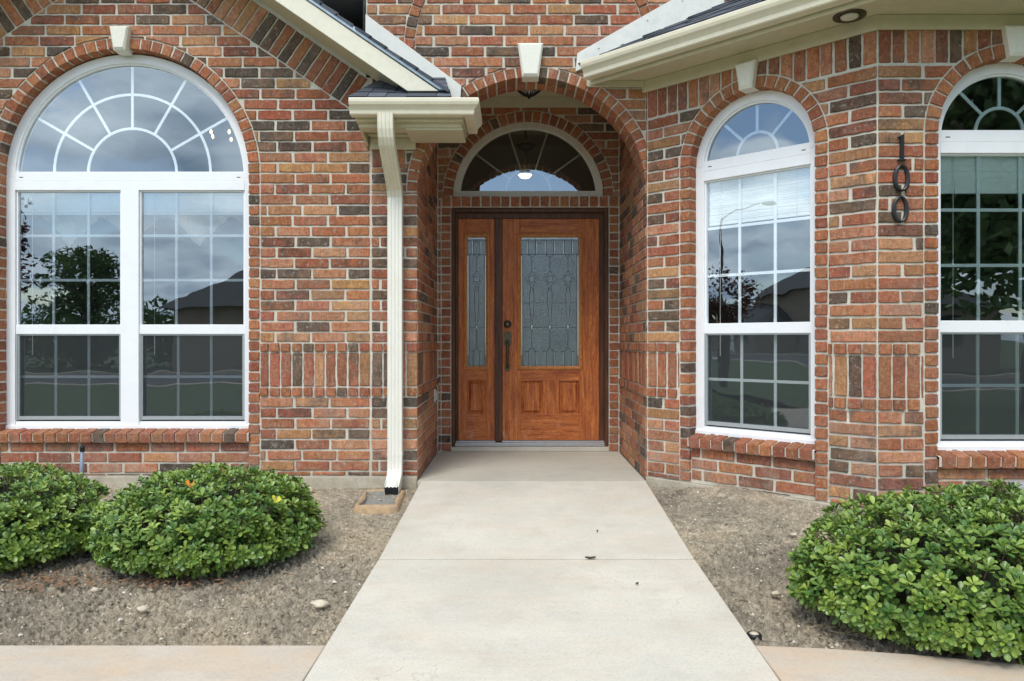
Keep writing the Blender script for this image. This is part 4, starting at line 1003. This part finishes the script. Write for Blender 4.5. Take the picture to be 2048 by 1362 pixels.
c0, c1 = eave_line(eave_off-.075), eave_line(eave_off-.025)
c0 = eave_line(eave_off-.085)
mb.add([(*p.xy, SOFZ-.0015) for p in c0]+[(*p.xy, SOFZ-.0015) for p in c1], [(i, i+1, 5+i, 4+i) for i in range(3)])
link('soffit_vent', mb, M['soffit'], house)
def boardline(mb, o0, o1, z0, z1, ys=YF-.001, **k):
    a_, b_ = eave_line(o0, ys), eave_line(o1, ys); rings = []
    for p, q in zip(a_, b_): rings.append([Vector((*p.xy, z0)), Vector((*q.xy, z0)), Vector((*q.xy, z1)), Vector((*p.xy, z1))])
    mb.loft(rings, **k)
mb = MB(); boardline(mb, eave_off-.02, eave_off, 2.835, 2.965); link('fascia_board', mb, M['trim'], house, bevel=.003)
mb = MB(); boardline(mb, .003, .022, 2.787, SOFZ-.002); mb.box(F, .52, P1.x-.02, 2.825, SOFZ-.002, .002, .020)
link('frieze_board', mb, M['trim'], house, bevel=.002)
mb = MB(); el_ = eave_line(gut_off, YF-.035)
ns = [n1, (n1+n2)/((n1+n2).normalized().dot(n1))/(n1+n2).length, (n2+n3)/((n2+n3).normalized().dot(n2))/(n2+n3).length, n3]
gutter_sweep(mb, [tuple(p.xy) for p in el_], 2.975, [tuple(q.xy) for q in ns], 1.08)
link('gutter', mb, M['gutter'], house, 'long cream gutter along the bay eave', bevel=.0015)
# bay roof
mb = MB(); sl = .60; cr = 1/math.hypot(1, sl)
def roofface(a, b, nrm, h, gs):
    up = Vector((-nrm.x*cr, -nrm.y*cr, sl*cr)); shingles(mb, a, (b-a).normalized(), up, (b-a).length, h, gs=gs)
el2 = eave_line(gut_off+.045, YF-.02); zz = 2.985
q = [Vector((*p.xy, zz)) for p in el2]
wid = (q[1]-q[0]).length; sn = abs(B1d.y); 
ext = Vector((*(q[0]-B1d*0).xy, zz))
half = math.tan(math.acos(max(-1, min(1, n1.dot(n2))))/2)
# angled face: clipped by the wall plane and the hip
def gwall(u, v):
    p = ext+B1d*u+Vector((-n1.x*cr, -n1.y*cr, 0))*v; return (YF-.001)-p.y
def ghip1(u, v): return (wid-u)-v*cr*half
roofface(ext, q[1], n1, 3.0, (gwall, ghip1))
w2 = (q[2]-q[1]).length
def gh2(u, v): return min(u, w2-u)-v*cr*half
def gy(u, v): return (YF-.001)-(q[1].y+v*cr)
roofface(q[1], q[2], n2, 2.0, (gh2, gy))
link('bay_roof', mb, M['shingle'], house, 'dark grey shingle roof over the bay')
# recessed light in the soffit
fx = (1699-1030)*(SOFZ-1.005)/(681-31); fy = 1500*(SOFZ-1.005)/(681-31)
mb = MB(); mb.lathe((fx, fy, SOFZ-.001), (0, 0, -1), [(.090, 0), (.090, .006), (.078, .010), (.070, .004), (.055, -.004)], 28); mb.lathe((fx, fy, SOFZ-.004), (0, 0, -1), [(.052, 0), (.045, .010), (.02, .016), (0, .016)], 20, mi=1)
link('soffit_light', mb, [M['bronze'], M['vinyl_old']], house)
# numerals, boxes
def zero(u, v):
    mb = MB(); n = 36; rings = []
    for i in range(n+1):
        a = 2*math.pi*i/n; c, s = math.cos(a), math.sin(a)
        o_ = (u+.048*c, v+.078*s); q_ = (u+(.048-.019-.004*abs(c))*c, v+(.078-.014)*s); m_ = ((o_[0]+q_[0])/2, (o_[1]+q_[1])/2)
        rings.append([B2(*o_, .004), B2(*o_, .016), B2(*m_, .021), B2(*q_, .016), B2(*q_, .004)])
    mb.loft(rings, caps=False); link('house_number', mb, M['black'], house, 'black numeral 0')
mb = MB(); u, v = 2.216, 2.035
mb.prism(B2, [(u-.024, v), (u+.026, v), (u+.026, v+.009), (u+.012, v+.012), (u+.012, v+.153), (u+.002, v+.150), (u-.022, v+.137), (u-.022, v+.131), (u-.008, v+.134), (u-.009, v+.012), (u-.024, v+.009)], .004, .019)
link('house_number', mb, M['black'], house, 'black numeral 1', bevel=.002)
zero(2.216, 1.936); zero(2.209, 1.757)
mb = MB(); mb.box(B2, 2.845, 2.925, .115, .195, -.02, .045); mb.box(B2, 2.85, 2.92, .120, .190, .045, .055); mb.lathe(B2(2.885, .155, .055), (0, -1, 0), [(.012, 0), (.010, .006), (0, .006)], 12)
link('outlet_box', mb, M['greybox'], house, 'grey weatherproof outlet box low on the bay wall', bevel=.004)
mb = MB(); mb.box(RL, 1.06, 1.13, .475, .585, .0, .016); mb.box(RL, 1.075, 1.115, .49, .57, .016, .026); link('outlet_cover', mb, M['greybox'], house, bevel=.003)

# ------------------------------------------------------------------ ground
SZ = [(1.5, -.17), (2.83, -.152), (3.81, -.122), (4.6, -.08), (5.4, -.045), (8, -.045)]
def soilz(x, y):
    for (a, b), (c, d) in zip(SZ, SZ[1:]):
        if y <= c: z = b+(d-b)*max(0, (y-a))/(c-a); break
    else: z = SZ[-1][1]
    if x > .9:      # the bed banks up against the bay wall
        if x < P2.x: dist = (Vector((x, y, 0))-P1).dot(B1n)
        else: dist = YB-y
        z = max(z, z+ (.115*(min(1, (x-.9)/.5)))*math.exp(-max(0, dist)*3.2))
    return z
def clod(x, y, amp):
    q = Vector((x*62, y*80, 1)); e = mnoise.turbulence(q, 2, False)
    p = Vector((x, y, 0)); a = mnoise.noise(p*9)*.5+mnoise.noise(p*24)*.5; b = mnoise.turbulence(Vector((x*38, y*46, 3)), 3, False)
    return amp*(a*.010+(b-.55)*.030+(e-.5)*.020)
def soil_patch(x0, x1, y0, y1, step):
    nx, ny = int((x1-x0)/step), int((y1-y0)/step); vs = []
    for j in range(ny+1):
        for i in range(nx+1):
            x, y = x0+(x1-x0)*i/nx, y0+(y1-y0)*j/ny
            rough = .35+.65*max(0, min(1, (4.6-y)/1.0)); vs.append((x, y, soilz(x, y)+clod(x, y, rough)))
    return vs, [(j*(nx+1)+i, j*(nx+1)+i+1, (j+1)*(nx+1)+i+1, (j+1)*(nx+1)+i) for j in range(ny) for i in range(nx)]
mb = MB()
for a in ((-3.4, -.64, 2.78, 4.25, .0078), (-4.4, -3.4, 2.78, 4.25, .03), (-4.4, -.64, 4.25, 5.45, .015), (.86, 2.0, 2.3, 4.6, .0085), (2.0, 3.9, 2.3, 5.45, .03), (.86, 2.0, 4.6, 5.45, .015)):
    v_, f_ = soil_patch(*a); mb.add(v_, f_, smooth=True)
struct(link('soil_bed', mb, M['soil'], fixn=False))
mb = MB(); S = 500
mb.add([(-S, -S, -.30), (S, -S, -.30), (S, S, -.30), (-S, S, -.30)], [(0, 1, 2, 3)]); struct(link('ground', mb, M['grass']))
mb = MB(); v_, f_ = [], []
mb.add([(-60, -8.5, -.16), (60, -8.5, -.16), (60, 1.25, -.16), (-60, 1.25, -.16)], [(0, 1, 2, 3)]); struct(link('lawn', mb, M['grass']))
mb = MB(); mb.box(W, -80, 80, -.296, -.285, -16, -9); struct(link('road', mb, M['asphalt']))
mb = MB(); mb.box(W, -80, 80, -.295, -.15, -9.0, -8.5); mb.box(W, -80, 80, -.295, -.15, -16.5, -16); struct(link('kerb', mb, M['concrete2']))
mb = MB()
def wslab(y0, y1, z0, z1, mi=0):
    xl = lambda y: -.669-(5.35-y)*.0145; xr = lambda y: .935-(5.35-y)*.0157
    pts = [(xl(y0), y0, z0), (xr(y0), y0, z0), (xr(y1), y1, z1), (xl(y1), y1, z1)]
    mb.add([(a, b, c-.14) for a, b, c in pts]+pts, [(3, 2, 1, 0), (4, 5, 6, 7), (0, 1, 5, 4), (1, 2, 6, 5), (2, 3, 7, 6), (3, 0, 4, 7)], mi=mi)
wslab(3.816, 5.352, -.104, -.002); wslab(.2, 3.798, -.20, -.104)
struct(link('walkway', mb, M['concrete'], bevel=.0035))
mb = MB(); mb.box(W, XL+.002, XR-.002, -.15, 0.0, 5.360, YD+.06); mb.box(W, DX0, DX1, 0.001, .040, YD-.01, YD+.16); struct(link('porch_floor', mb, M['porch'], bevel=.004))
mb = MB()
def sidewalk(pts_top, pts_bot):
    n = len(pts_top); t = [(x, y, -.142) for x, y in pts_top]; b = [(x, y, -.142-.02*0) for x, y in pts_bot]
    for i in range(n-1):
        q = [t[i], t[i+1], b[i+1], b[i]]; lo = [(x, y, z-.14) for x, y, z in q]
        mb.add(lo+q, [(4, 5, 6, 7), (0, 1, 5, 4), (2, 3, 7, 6)]+([(3, 0, 4, 7)] if i == 0 else [])+([(1, 2, 6, 5)] if i == n-2 else []))
sidewalk([(-6.0, 2.825), (-2.4, 2.827), (-.712, 2.826)], [(-6.0, 1.25), (-2.4, 1.25), (-.735, 1.25)])
sidewalk([(.903, 2.825), (1.15, 2.80), (1.45, 2.745), (1.8, 2.66), (2.3, 2.48), (3.0, 2.1), (3.6, 1.55)], [(.88, 1.25), (1.0, 1.25), (1.15, 1.24), (1.35, 1.2), (1.6, 1.1), (2.0, .8), (2.3, .4)])
struct(link('sidewalk', mb, M['concrete2'], bevel=.006))

# loose chips of limestone
mb = MB(); rnd = random.Random(5)
def inbed(x, y):
    if -.72 < x < .94: return False
    if y > YF-.03 and x < .95: return False
    if x > .9 and ((x < P2.x and (Vector((x, y, 0))-P1).dot(B1n) < .03) or (x >= P2.x and y > YB-.03)): return False
    if x < 0 and y < 2.85: return False
    if x > 0 and y < 2.83-max(0, (x-1.1))**1.4*.28+.02: return False
    return True
cnt = 0
while cnt < 6500:
    x = rnd.uniform(-3.6, 2.6); y = rnd.uniform(2.6, 5.4)
    if not inbed(x, y) or mnoise.noise(Vector((x*1.7, y*1.7, 9)))+rnd.uniform(-.5, .5) < -.15: continue
    r = rnd.choice((.003, .004, .005, .006, .008)) if rnd.random() < .985 else .014
    z = soilz(x, y)+clod(x, y, .35+.65*max(0, min(1, (4.6-y))))+.001
    t = (rnd.random(), 0, 0); a = rnd.uniform(0, 6)
    c, s = math.cos(a)*r, math.sin(a)*r; h = r*rnd.uniform(.5, .9)
    mb.add([(x+c, y+s, z), (x-s*.8, y+c*.8, z+h*.2), (x-c, y-s, z), (x+s*.7, y-c*.7, z), (x+c*.2, y+s*.2, z+h)], [(0, 1, 4), (1, 2, 4), (2, 3, 4), (3, 0, 4)], tone=t); cnt += 1
M['chip'] = tonemat('limestone_chip', (0.36, 0.30, 0.22), (0.78, 0.72, 0.60), nscale=90)
tag(link('pebbles', mb, M['chip'], fixn=False), 'scattered pale limestone chips lying over the bare soil', 'pebbles', kind='stuff')
# clods of crumbled soil
mb = MB(); cnt = 0
while cnt < 9000:
    x = rnd.uniform(-3.6, 2.6); y = rnd.uniform(2.7, 4.6)
    if not inbed(x, y): continue
    r = rnd.uniform(.004, .016); z = soilz(x, y)+clod(x, y, .35+.65*max(0, min(1, (4.6-y)))); a = rnd.uniform(0, 6); c, s = math.cos(a)*r, math.sin(a)*r; h = r*rnd.uniform(.5, 1.0)
    mb.add([(x+c, y+s, z-.003), (x-s*.8, y+c*.8, z-.003), (x-c, y-s, z-.003), (x+s*.7, y-c*.7, z-.003), (x+c*.3, y+s*.3, z+h), (x-c*.4, y-s*.2, z+h*.8)], [(0, 1, 4), (1, 5, 4), (1, 2, 5), (2, 3, 5), (3, 4, 5), (3, 0, 4)]); cnt += 1
tag(link('soil_clods', mb, M['soil'], fixn=False), 'crumbly grey brown clods of dry soil in the planting beds', 'soil', kind='stuff')
def rock(pxx, pyy, r, lab, seed):
    z0 = -.12
    for _ in range(4): s_ = (pyy-681)/(1.005-z0); x, y = (pxx-1030)/s_, 1500/s_; z0 = soilz(x, y)
    mb = MB(); mb.blob((x, y, z0+r[2]*.5), r, seed, 8, .3); tag(link('stone', mb, M['stone']), lab, 'stone', 'loose stones on the soil')
rock(640, 1212, (.038, .022, .016), 'flat pale stone lying on soil near the walkway left edge', 1)
rock(286, 1221, (.024, .016, .014), 'rounded cream stone lying on bare soil in front of the middle shrub', 2)
rock(190, 1183, (.018, .014, .012), 'small white stone on soil just in front of the left shrubs', 3)
rock(618, 984, (.040, .025, .022), 'pinkish stone lying at the foot of the brick wall left of the splash block', 4)
rock(1553, 1189, (.022, .014, .010), 'flat tan stone lying on soil left of the right shrub', 5)
rock(1588, 1066, (.020, .014, .010), 'small pale stone on soil between the bay wall and the right shrub', 6)
rock(770, 972, (.030, .022, .020), 'rounded orange brown stone tucked behind the downspout outlet', 7)
# splash block
mb = MB(); s0 = 291/1.05
bx = [(-1.02, 4.36), (-.735, 4.36), (-.740, 4.92), (-1.005, 4.92)]
cx_, cy_ = -.90, 4.73
def sb(t, z, jz=0): # rounded trapezoid ring
    base = [(-1.0, 4.50), (-.745, 4.50), (-.735, 4.98), (-.985, 4.98)]
    base = [(-1.005, 4.345), (-.755, 4.345), (-.775, 5.02), (-1.015, 5.02)]
    base = [(-1.02, 4.72), (-.738, 4.72), (-.762, 5.25), (-1.06, 5.25)]
    out = []; cxx = sum(p[0] for p in base)/4; cyy = sum(p[1] for p in base)/4
    n_ = 4
    for i in range(4):
        a, b = base[i], base[(i+1) % 4]
        for k in range(n_):
            f = (k+.25)/n_ if k == 0 else (k/n_ if k < n_-0 else 1)
            f = [.06, .35, .65, .94][k]
            x, y = a[0]+(b[0]-a[0])*f, a[1]+(b[1]-a[1])*f
            dx_, dy_ = cxx-x, cyy-y; L_ = math.hypot(dx_, dy_)
            out.append(Vector((x+dx_/L_*t, y+dy_/L_*t, z+.010*mnoise.noise(Vector((x*14, y*14, z*10))))))
    return out
mb.loft([sb(-.008, -.16), sb(-.006, -.085), sb(.002, -.055), sb(.016, -.038), sb(.034, -.034), sb(.050, -.044)], caps=False, smooth=True)
mb.loft([sb(.050, -.044), sb(.058, -.066)], caps=False, mi=1); mb.add(sb(.058, -.066), [tuple(range(16))], mi=1)
tag(link('splash_block', mb, [M['splash'], M['splash_in']]), 'tan cast concrete splash block on the soil under the downspout outlet', 'splash block')
# pipe stub
mb = MB(); pp = thing('pipe_stub', (-3.035, 5.26, -.05), 'thin grey plastic pipe stub with black cap standing by the wall under the wide window', 'pipe')
mb.tube([(-3.045, 5.26, -.10), (-3.035, 5.26, .235)], .0135, 12); link('pipe', mb, M['pvc'], pp); mb = MB(); mb.lathe((-3.035, 5.26, .228), (0, 0, 1), [(.017, 0), (.018, .03), (.016, .036), (.011, .036), (.011, .046), (0, .046)], 14); link('cap', mb, M['black'], pp)
# sprinkler head
sp_ = thing('sprinkler_head', (.945, 2.965, -.15), 'round black sprinkler head set in soil beside the walkway right edge', 'sprinkler')
mb = MB(); z = soilz(.945, 2.965); mb.lathe((.945, 2.965, z-.038), (0, 0, 1), [(.030, 0), (.030, .028), (.027, .033), (.020, .034), (.019, .029)], 20); link('ring', mb, M['black'], sp_)
mb = MB(); mb.lathe((.945, 2.965, z-.014), (0, 0, 1), [(.018, 0), (.018, .010), (.008, .014), (0, .014)], 16); link('cap', mb, M['stone'], sp_)
# debris on the walk
def flat_leaf(x, y, z, L_, w_, ang, mat, lab, curl=.01, name='fallen_leaf', cat='leaf', group=None):
    mb = MB(); c, s = math.cos(ang), math.sin(ang); vs = []
    prof = [(0, 0), (.25, .8), (.5, 1), (.75, .7), (1, 0)]
    for f, q_ in prof:
        for sd_ in (-1, 0, 1): vs.append((x+c*f*L_-s*sd_*w_*q_/2, y+s*f*L_+c*sd_*w_*q_/2, z+.003+curl*(abs(sd_)*.8+abs(f-.5))))
    fs = [(i*3+j, i*3+j+1, i*3+j+4, i*3+j+3) for i in range(4) for j in range(2)]
    mb.add(vs, fs); o = link(name, mb, mat, fixn=False); tag(o, lab, cat, group); return o
flat_leaf(.355, 3.80, -.105, .055, .020, .1, M['twig'], 'curled brown leaf lying on the walkway joint')
flat_leaf(.46, 4.22, -.077, .014, .012, 1, M['twig'], 'tiny dark fragment on the walkway between the porch and the first joint')
flat_leaf(.55, 3.42, -.113, .016, .012, .4, M['twig'], 'tiny dark fragment on the walkway below the first joint, right side')
# mulch and straw
mb = MB()
for k in range(320):
    if k % 2: x, y = -1.75+rnd.gauss(0, .30), 3.50+rnd.gauss(0, .05)
    else: x, y = -2.25+rnd.gauss(0, .14), 3.52+rnd.gauss(0, .07)
    z = soilz(x, y)+.006; a = rnd.uniform(0, 3.1); l_ = rnd.uniform(.008, .022); w_ = rnd.uniform(.002, .005); c, s = math.cos(a), math.sin(a)
    mb.add([(x-c*l_-s*w_, y-s*l_+c*w_, z), (x+c*l_-s*w_, y+s*l_+c*w_, z+rnd.uniform(0, .008)), (x+c*l_+s*w_, y+s*l_-c*w_, z+.002), (x-c*l_+s*w_, y-s*l_-c*w_, z+.002)], [(0, 1, 2, 3)])
tag(link('mulch', mb, M['mulch'], fixn=False), 'red brown bark mulch scraps under the left shrubs', 'mulch', kind='stuff')
mb = MB()
for k in range(150):
    t = rnd.random(); x = 1.18+.75*t+rnd.gauss(0, .03); y = 3.02-.28*t+rnd.gauss(0, .05); z = soilz(x, y)+.008; a = -.5+rnd.gauss(0, .45); l_ = rnd.uniform(.02, .07)
    mb.tube([(x, y, z), (x+math.cos(a)*l_*.5, y+math.sin(a)*l_*.5, z+rnd.uniform(.002, .012)), (x+math.cos(a)*l_, y+math.sin(a)*l_, z)], .0011, 3)
tag(link('dry_grass', mb, M['straw'], fixn=False), 'thin dry straw strewn along the front of the right shrub', 'dry grass', kind='stuff')
mb = MB(); k = 0
while k < 420:
    x = rnd.uniform(-3.6, 2.4); y = rnd.uniform(2.8, 5.3)
    if not inbed(x, y): continue
    z = soilz(x, y)+.008; a = rnd.uniform(0, 3.14); l_ = rnd.uniform(.008, .035); k += 1
    mb.tube([(x, y, z), (x+math.cos(a)*l_*.5, y+math.sin(a)*l_*.5, z+rnd.uniform(.001, .006)), (x+math.cos(a+.3)*l_, y+math.sin(a+.3)*l_, z)], rnd.uniform(.0008, .0018), 4)
tag(link('twig_litter', mb, M['twig'], fixn=False), 'tiny dark twigs and root bits strewn over the bare soil', 'twigs', kind='stuff')
for x, y, h, lab in ((-1.78, 2.32, .075, 'single green grass blade sprouting at the front sidewalk, leftmost'), (-1.44, 2.28, .055, 'short green grass blade sprouting at the front sidewalk, nearer the walkway')):
    mb = MB(); mb.tube([(x, y, -.145), (x+.004, y, -.145+h*.6), (x+.012, y-.004, -.145+h)], [.0016, .0014, .0004], 5); tag(link('grass_blade', mb, M['leaf']), lab, 'grass')

# ------------------------------------------------------------------ shrubs
def leafpts(base, dirv, side, nrm, L_, w_, cup):
    P_ = lambda f, t, c: base+dirv*(L_*f)+side*(w_*t)+nrm*c
    vs = [P_(0, 0, 0), P_(.35, 0, -.000-cup*.3), P_(.70, 0, -cup*.6), P_(1.0, 0, -cup*1.6),
          P_(.38, -.30, cup*.5), P_(.74, -.5, cup*.5), P_(.93, -.30, -cup*.4), P_(.38, .30, cup*.5), P_(.74, .5, cup*.5), P_(.93, .30, -cup*.4)]
    return vs, [(0, 1, 4), (0, 7, 1), (1, 2, 5, 4), (1, 7, 8, 2), (2, 3, 6, 5), (2, 8, 9, 3)]
def shrub(cx, cy, rx, ry, h, seed, lab, nros, accents=()):
    rn = random.Random(seed); z0 = soilz(cx, cy)
    root = thing('shrub', (cx, cy, z0), lab, 'shrub', 'low rounded shrubs in the front beds')
    mb = MB(); tw = MB()
    zc = z0+h*.24
    def surf(th, ph):
        d = Vector((math.cos(ph)*math.cos(th), math.sin(ph)*math.cos(th), math.sin(th)))
        q = 1+.10*mnoise.noise(Vector((d.x*2.3+seed, d.y*2.3, d.z*2.3)))+.07*mnoise.noise(Vector((d.x*6+seed, d.y*6, d.z*6)))
        hz = h*.76 if d.z > 0 else h*.27
        e = .86 if d.z > 0 else .9
        dz = math.copysign(abs(d.z)**e, d.z)
        return Vector((cx+d.x*rx*q, cy+d.y*ry*q, zc+dz*hz*q)), Vector((d.x/rx, d.y/ry, d.z/hz)).normalized()
    for k in range(nros):
        th = math.asin(rn.uniform(-.80, 1)); ph = rn.uniform(0, 2*math.pi)
        if math.sin(ph) > .5 and th < .35 and rn.random() < .85: continue
        p, nn = surf(th, ph)
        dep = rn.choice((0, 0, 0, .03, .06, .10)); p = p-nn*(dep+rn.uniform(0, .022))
        ax = (nn*.75+Vector((0, 0, .55))+Vector((rn.gauss(0, .22), rn.gauss(0, .22), 0))).normalized()
        a = ax.orthogonal().normalized(); b = ax.cross(a)
        nl = rn.randint(5, 8); t0 = rn.uniform(0, 6); sz = rn.uniform(.78, 1.25); ct = rn.uniform(.0, .55)
        young = rn.random() < .16
        for i in range(nl):
            an = t0+i*2.4+rn.gauss(0, .15); op = rn.uniform(.45, .85) if i < 3 else rn.uniform(.95, 1.35)
            rad = a*math.cos(an)+b*math.sin(an); d = (ax*math.cos(op)+rad*math.sin(op)).normalized()
            nr = (ax*math.sin(op)-rad*math.cos(op)).normalized(); sd_ = d.cross(nr)
            L_ = rn.uniform(.027, .041)*sz*(0.8 if i < 2 else 1); w_ = L_*rn.uniform(.44, .56)
            v_, f_ = leafpts(p+ax*(.010-.004*i*.5), d, sd_, nr, L_, w_, L_*.06)
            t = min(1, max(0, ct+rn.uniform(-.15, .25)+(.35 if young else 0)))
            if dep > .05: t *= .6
            mb.add(v_, f_, tone=(t, 0, 0), smooth=True)
        if rn.random() < .5: tw.tube([p+ax*.012, p-nn*.07-Vector((0, 0, .02)), p-nn*.16-Vector((0, 0, .07))], [.0018, .0022, .003], 4)
    for k in range(26):
        a = rn.uniform(0, 6.28); p, nn = surf(rn.uniform(-.1, .9), a)
        tw.tube([(cx+rn.gauss(0, .05), cy+rn.gauss(0, .05), z0-.03), ((cx+p.x)/2, (cy+p.y)/2, z0+h*.25), tuple(p-nn*.08)], [.008, .006, .003], 5)
    core = MB(); rings = []  # added solid core; its near-black green stands in for shade inside the shrub
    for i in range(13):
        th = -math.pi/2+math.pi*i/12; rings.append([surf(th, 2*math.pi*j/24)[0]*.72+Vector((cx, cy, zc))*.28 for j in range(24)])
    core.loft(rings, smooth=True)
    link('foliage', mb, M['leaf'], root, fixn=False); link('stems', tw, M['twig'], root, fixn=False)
    M.setdefault('core', simple('core_shade_colour', (0.022, 0.032, 0.012), 0.95, nscale=60, var=.5, bstr=.6)); link('dark_core', core, M['core'], root)
    for (th, ph, mt, nm) in accents:
        am = MB(); p, nn = surf(th, ph); 
        for i in range(2):
            d = (nn*.5+Vector((.5-i, 0, .5))).normalized(); v_, f_ = leafpts(p+nn*.02, d, d.cross(nn).normalized(), nn, .045, .024, .003); am.add(v_, f_, smooth=True)
        link(nm, am, M[mt], root, fixn=False)
shrub(-1.62, 3.98, .55, .52, .425, 11, 'rounded green shrub with an orange leaf, between the left shrub and the downspout', 3500, [(1.0, -1.5, 'petal', 'orange_leaf'), (.55, -.55, 'yellow', 'yellow_leaf')])
shrub(-2.80, 3.98, .60, .56, .43, 23, 'green shrub at the left edge of the picture beside the pipe stub', 3300)
shrub(1.93, 3.09, .755, .50, .51, 37, 'large rounded glossy green shrub in front of the bay wall at the right edge', 4400, [(.1, -1.1, 'yellow', 'yellow_leaf'), (-.35, -1.35, 'yellow', 'yellow_leaf'), (-.25, -.9, 'petal', 'orange_leaf')])

# ------------------------------------------------------------------ the street behind the camera, seen mirrored in the panes
def tree(x, y, zb, h, rx, zc, rz, n, mat, lab, seed, s=.16, group=None):
    rn = random.Random(seed); root = thing('tree', (x, y, zb), lab, 'tree', group)
    t = MB(); t.tube([(x, y, zb-.05), (x+.05, y, zb+(zc-zb)*.5), (x, y, zc+rz*.4)], [.035*h, .026*h, .012*h], 9)
    for k in range(9):
        a = rn.uniform(0, 6.28); l_ = rx*rn.uniform(.5, .85); z = zb+(zc-zb)*rn.uniform(.5, .95)
        t.tube([(x, y, z), (x+math.cos(a)*l_*.5, y+math.sin(a)*l_*.5, z+rz*.3), (x+math.cos(a)*l_, y+math.sin(a)*l_, z+rz*.45)], [.012*h, .008*h, .003*h], 6)
    link('trunk', t, M['bark'], root)
    c = MB(); cl = []
    for k in range(46):
        d = Vector((rn.gauss(0, 1), rn.gauss(0, 1), rn.gauss(0, 1))).normalized()*rn.random()**.4
        cl.append((Vector((x+d.x*rx*.85, y+d.y*rx*.85, zc+d.z*rz*.85)), rn.uniform(.16, .34)*rx))
    for k in range(n):
        q, r = rn.choice(cl); d = Vector((rn.gauss(0, 1), rn.gauss(0, 1), rn.gauss(0, 1))).normalized(); p = q+d*r*rn.uniform(.6, 1.05)
        u = Vector((rn.gauss(0, 1), rn.gauss(0, 1), rn.gauss(0, 1))).normalized(); v = u.orthogonal().normalized(); z_ = s*rn.uniform(.6, 1.3)
        c.add([p-u*z_*.5, p+v*z_*.28, p+u*z_*.5, p-v*z_*.28], [(0, 1, 2, 3)], tone=(rn.random(), 0, 0))
    link('crown', c, mat, root, fixn=False)
GT = 'trees across the street'
tree(-19.0, -22, -.3, 5.6, 1.9, 3.6, 1.9, 5200, M['treeleaf'], 'green tree across the street mirrored in the wide window', 3, .22, GT)
tree(-20.5, -24, -.3, 4, 4.2, 1.3, 1.7, 6500, M['treeleaf'], 'low dark tree across the street left of the mirrored green tree', 4, .26, GT)
tree(-15.8, -24, -.3, 4, 2.4, 1.3, 1.6, 4600, M['treeleaf'], 'low dark tree across the street beside the mirrored house', 5, .26, GT)
tree(-9.35, -2.6, -.16, 4.6, .62, 2.7, 1.2, 1500, M['redleaf'], 'small reddish tree on the lawn mirrored at the left edge of the wide window', 6, .10)
tree(-12.9, .4, -.16, 3, 1.1, 1.9, 1.0, 3600, M['redleaf'], 'small red flowering tree mirrored in the angled bay window', 7, .10)
tree(8.6, -3.4, -.16, 8, 3.5, 4.25, 2.9, 24000, M['treeleaf'], 'large dark shade tree on the lawn mirrored in the right window', 8, .20)
def far_house(x0, x1, y0, y1, hw_, hr, lab, hip=True):
    root = thing('neighbour_house', ((x0+x1)/2, (y0+y1)/2, -.3), lab, 'house')
    m = MB(); m.box(W, x0, x1, -.3, hw_, y0, y1); link('wall', m, M['farwall'], root)
    m = MB(); e = .45; ym = (y0+y1)/2; ins = (y1-y0)/2 if hip else 0
    v_ = [(x0-e, y0-e, hw_), (x1+e, y0-e, hw_), (x1+e, y1+e, hw_), (x0-e, y1+e, hw_), (x0+ins, ym, hr), (x1-ins, ym, hr)]
    m.add(v_, [(0, 1, 5, 4), (2, 3, 4, 5), (3, 0, 4), (1, 2, 5), (3, 2, 1, 0)]); link('roof', m, M['farroof'], root)
    m = MB(); xm = x0+(x1-x0)*.35; m.box(W, xm, xm+2.6, -.28, 1.9, y1+.01, y1+.05); link('garage_door', m, M['blind'], root)
    for k in (0.62, 0.82):
        m = MB(); xm = x0+(x1-x0)*k; m.box(W, xm, xm+.9, .7, 2.0, y1+.01, y1+.04); link('window', m, M['dark'], root)
far_house(-14.2, -3.0, -30, -20, 2.35, 5.9, 'low tan brick house with dark hip roof across the street')
far_house(-68, -52, -31, -21, 5.4, 8.3, 'tall two storey house far down the street mirrored in the angled window', False)
far_house(-70, -58, -16.6-9, -17, 2.4, 4.9, 'distant low house with dark hip roof down the street')
far_house(6, 20, -33, -22, 2.4, 5.6, 'low house with dark roof across the street mirrored in the right window')
lamp = thing('street_lamp', (-36.5, -7.25, -.16), 'tall grey street lamp with one curved arm mirrored in the angled window', 'street lamp')
m = MB(); m.tube([(-36.5, -7.25, -.2), (-36.5, -7.25, 8.1)], [.11, .07], 10); m.tube([(-36.5, -7.25, 8.0), (-36.2, -7.9, 8.5), (-35.9, -8.7, 8.75), (-35.7, -9.3, 8.8)], .045, 8); link('pole', m, M['farroof'], lamp)
m = MB(); m.blob((-35.55, -9.75, 8.78), (.20, .42, .12), amp=0); link('lamp_head', m, M['greybox'], lamp)
# house body behind the facade so that the place holds from the side
m = MB(); m.box(W, WL-.1, WL, BOT, 2.7, YF+.0, 11); m.box(W, WL-.1, 4.9, BOT, 2.8, 11, 11.1); m.box(W, 4.8, 4.9, BOT, 2.8, YF, 11)
link('rear_wall', m, M['mortar'], house)
